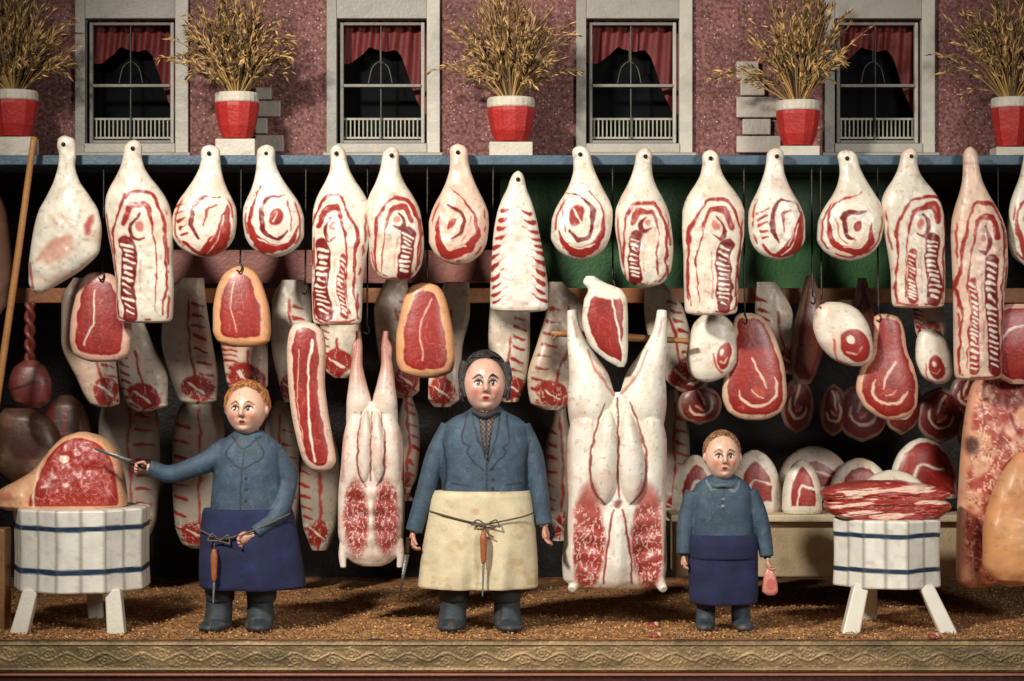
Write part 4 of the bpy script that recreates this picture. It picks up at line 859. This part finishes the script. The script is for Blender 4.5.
# ---- right boy
d=-.3;e=empty('person',724,floorY(d),d,'boy in blue jumper and navy apron holding pink meat','person')
hd=(722,457,17.5,22.5,18,.05,-6)
arL=[(695,0,492),(688,0,515),(684,-3,540),(683,-6,556)];arR=[(748,0,492),(758,0,515),(764,-3,540),(767,-6,558)]
torso=[(474,712,733,9),(479,703,742,12),(485,696,749,15),(496,692,753,18),(520,692,753,19),(540,692,754,19)]
g=G();head_geo(g,*hd[:6],dp=hd[6]);g.tube([(722,0,468),(722,0,488)],[9,11],(.8,.6,.5),n=20,m=8)
g.loft([(r[0]+2,r[1]+4,r[2]-4,r[3]-4) for r in torso]+[(570,694,752,15),(594,696,750,12)])
for P in(arL,arR): g.tube(P,[7,6.5,5.5,3.8],(.8,.6,.5),n=16,m=30)
for x in(706,741): g.tube([(x,0,580),(x,1,596),(x,2,612)],[9,7,6],(.8,.6,.5),n=16,m=20)
ex=G();hand_geo(ex,(683,-7,556),(-.02,-.1,1),(.2,-1,0),16,C(208,154,132),curl=.35);hand_geo(ex,(767,-7,558),(.12,-.1,1),(-.2,-1,0),17,C(208,154,132),curl=.55)
remesh('body',g,d,.0065,M_skin,e,lambda V:face_col(V,*hd[:6],hd[6],C(220,176,152),C(96,60,38)),extra=ex,smooth_it=1)
g=G();g.loft(torso);g.tube(arL[:3]+[(683,-6,554)],[10,9.5,8,7],BL,n=20,m=40);g.tube(arR[:3]+[(766,-6,556)],[10,9.5,8,7],BL,n=20,m=40)
def jk3(V):
    p=Pt(V[:,0],V[:,2],BL,5);p.c=clothcol(BL,V,22);fr=V[:,1]<0;c0=p.c.copy()
    p.stroke([(706,480),(710,490),(721,485),(732,490),(738,480)],1.6,C(110,124,130));p.stroke([(722,486),(722,508)],1.4,C(34,44,54));p.ell(722,497,1.4,1.4,C(150,150,140));p.ell(722,505,1.4,1.4,C(150,150,140))
    p.c[~fr]=c0[~fr];return p.c
remesh('jumper',g,d,.010,M_cloth,e,jk3,smooth_it=2)
g=G();g.tube([(709,-8,481),(714,-14,485),(721,-17,484),(729,-14,485),(735,-8,481)],[2,3,2.4,3,2],C(78,94,106),n=12,m=20);mk('collar',g,d,M_cloth,e)
g=G();g.loft([(534,689,756,20),(538,688,757,22),(560,688,758,23),(590,689,758,24),(601,690,757,24),(603,692,755,23)],nf=90,painter=(NAVY,nvc),relief=lambda X,Y:2*np.sin(X/7.)*ss(545,600,Y),p=2.3);mk('apron',g,d,M_fab,e)
g=G();g.loft([(535,688,757,22),(545,687,758,25),(556,688,758,25),(558,690,756,24)],nf=60,painter=(NAVY*1.1,nvc),p=2.3);mk('apron_fold',g,d,M_fab,e)
g=G()
for x in(706,741): g.tube([(x,1,585),(x,1,600),(x,2,604)],[11,10,10],C(40,46,52),n=20,m=16)
mk('trousers',g,d,M_cloth,e)
boot(706,d,e,-2,598,10.5,C(50,60,70));boot(741,d,e,2,598,10.5,C(50,60,70))
g=G();hc=C(140,100,66);hair(g,722,457,17,22,18,-4,hc,.14,9,up=.22,back=.32,sx=1.1);curls(g,722,457,17,22,18,-4,hc,260,8,.22,.32,fz=.56)
mk('hair',g,d,M_cloth,e)
hang('small_chop',[(568,767,772),(574,764,775),(582,763,777),(591,762,778),(595,766,775)],-.38,5,C(206,130,118),lambda p:p.ell(770,584,4,6,C(190,96,86)),'small pink chop dangling from a hand','chop',nf=30,seed=900)
# =================== CAMERA / LIGHT ===================
cam=bpy.data.cameras.new('cam');co=bpy.data.objects.new('camera',cam);bpy.context.scene.collection.objects.link(co)
co.location=(0,-D,H);co.rotation_euler=(math.radians(90),0,0);cam.sensor_width=36;cam.lens=36*D/10.24;cam.clip_end=200
bpy.context.scene.camera=co
def lamp(t,loc,tgt,en,col,size,**k):
    l=bpy.data.lights.new('lamp',t);l.energy=en;l.color=col
    if t=='AREA': l.size=size
    else: l.shadow_soft_size=size
    for a,b in k.items(): setattr(l,a,b)
    o=bpy.data.objects.new('studio_lamp',l);bpy.context.scene.collection.objects.link(o);o.location=loc
    o.rotation_euler=(Vector(tgt)-Vector(loc)).to_track_quat('-Z','Y').to_euler();return o
lamp('SPOT',(-6.0,-10,9.5),(.2,0,2.4),10200,(1,.94,.85),.6,spot_size=math.radians(62),spot_blend=1.0)
lamp('SPOT',(7.5,-12,6),(1.0,0,2.6),3900,(1,.95,.88),1.4,spot_size=math.radians(62),spot_blend=1.0)
w=bpy.data.worlds.new('World');bpy.context.scene.world=w;w.use_nodes=True
w.node_tree.nodes['Background'].inputs[0].default_value=(.9,.94,1,1);w.node_tree.nodes['Background'].inputs[1].default_value=.06
sc=bpy.context.scene;sc.view_settings.view_transform='Standard';sc.view_settings.look='None';sc.view_settings.exposure=0
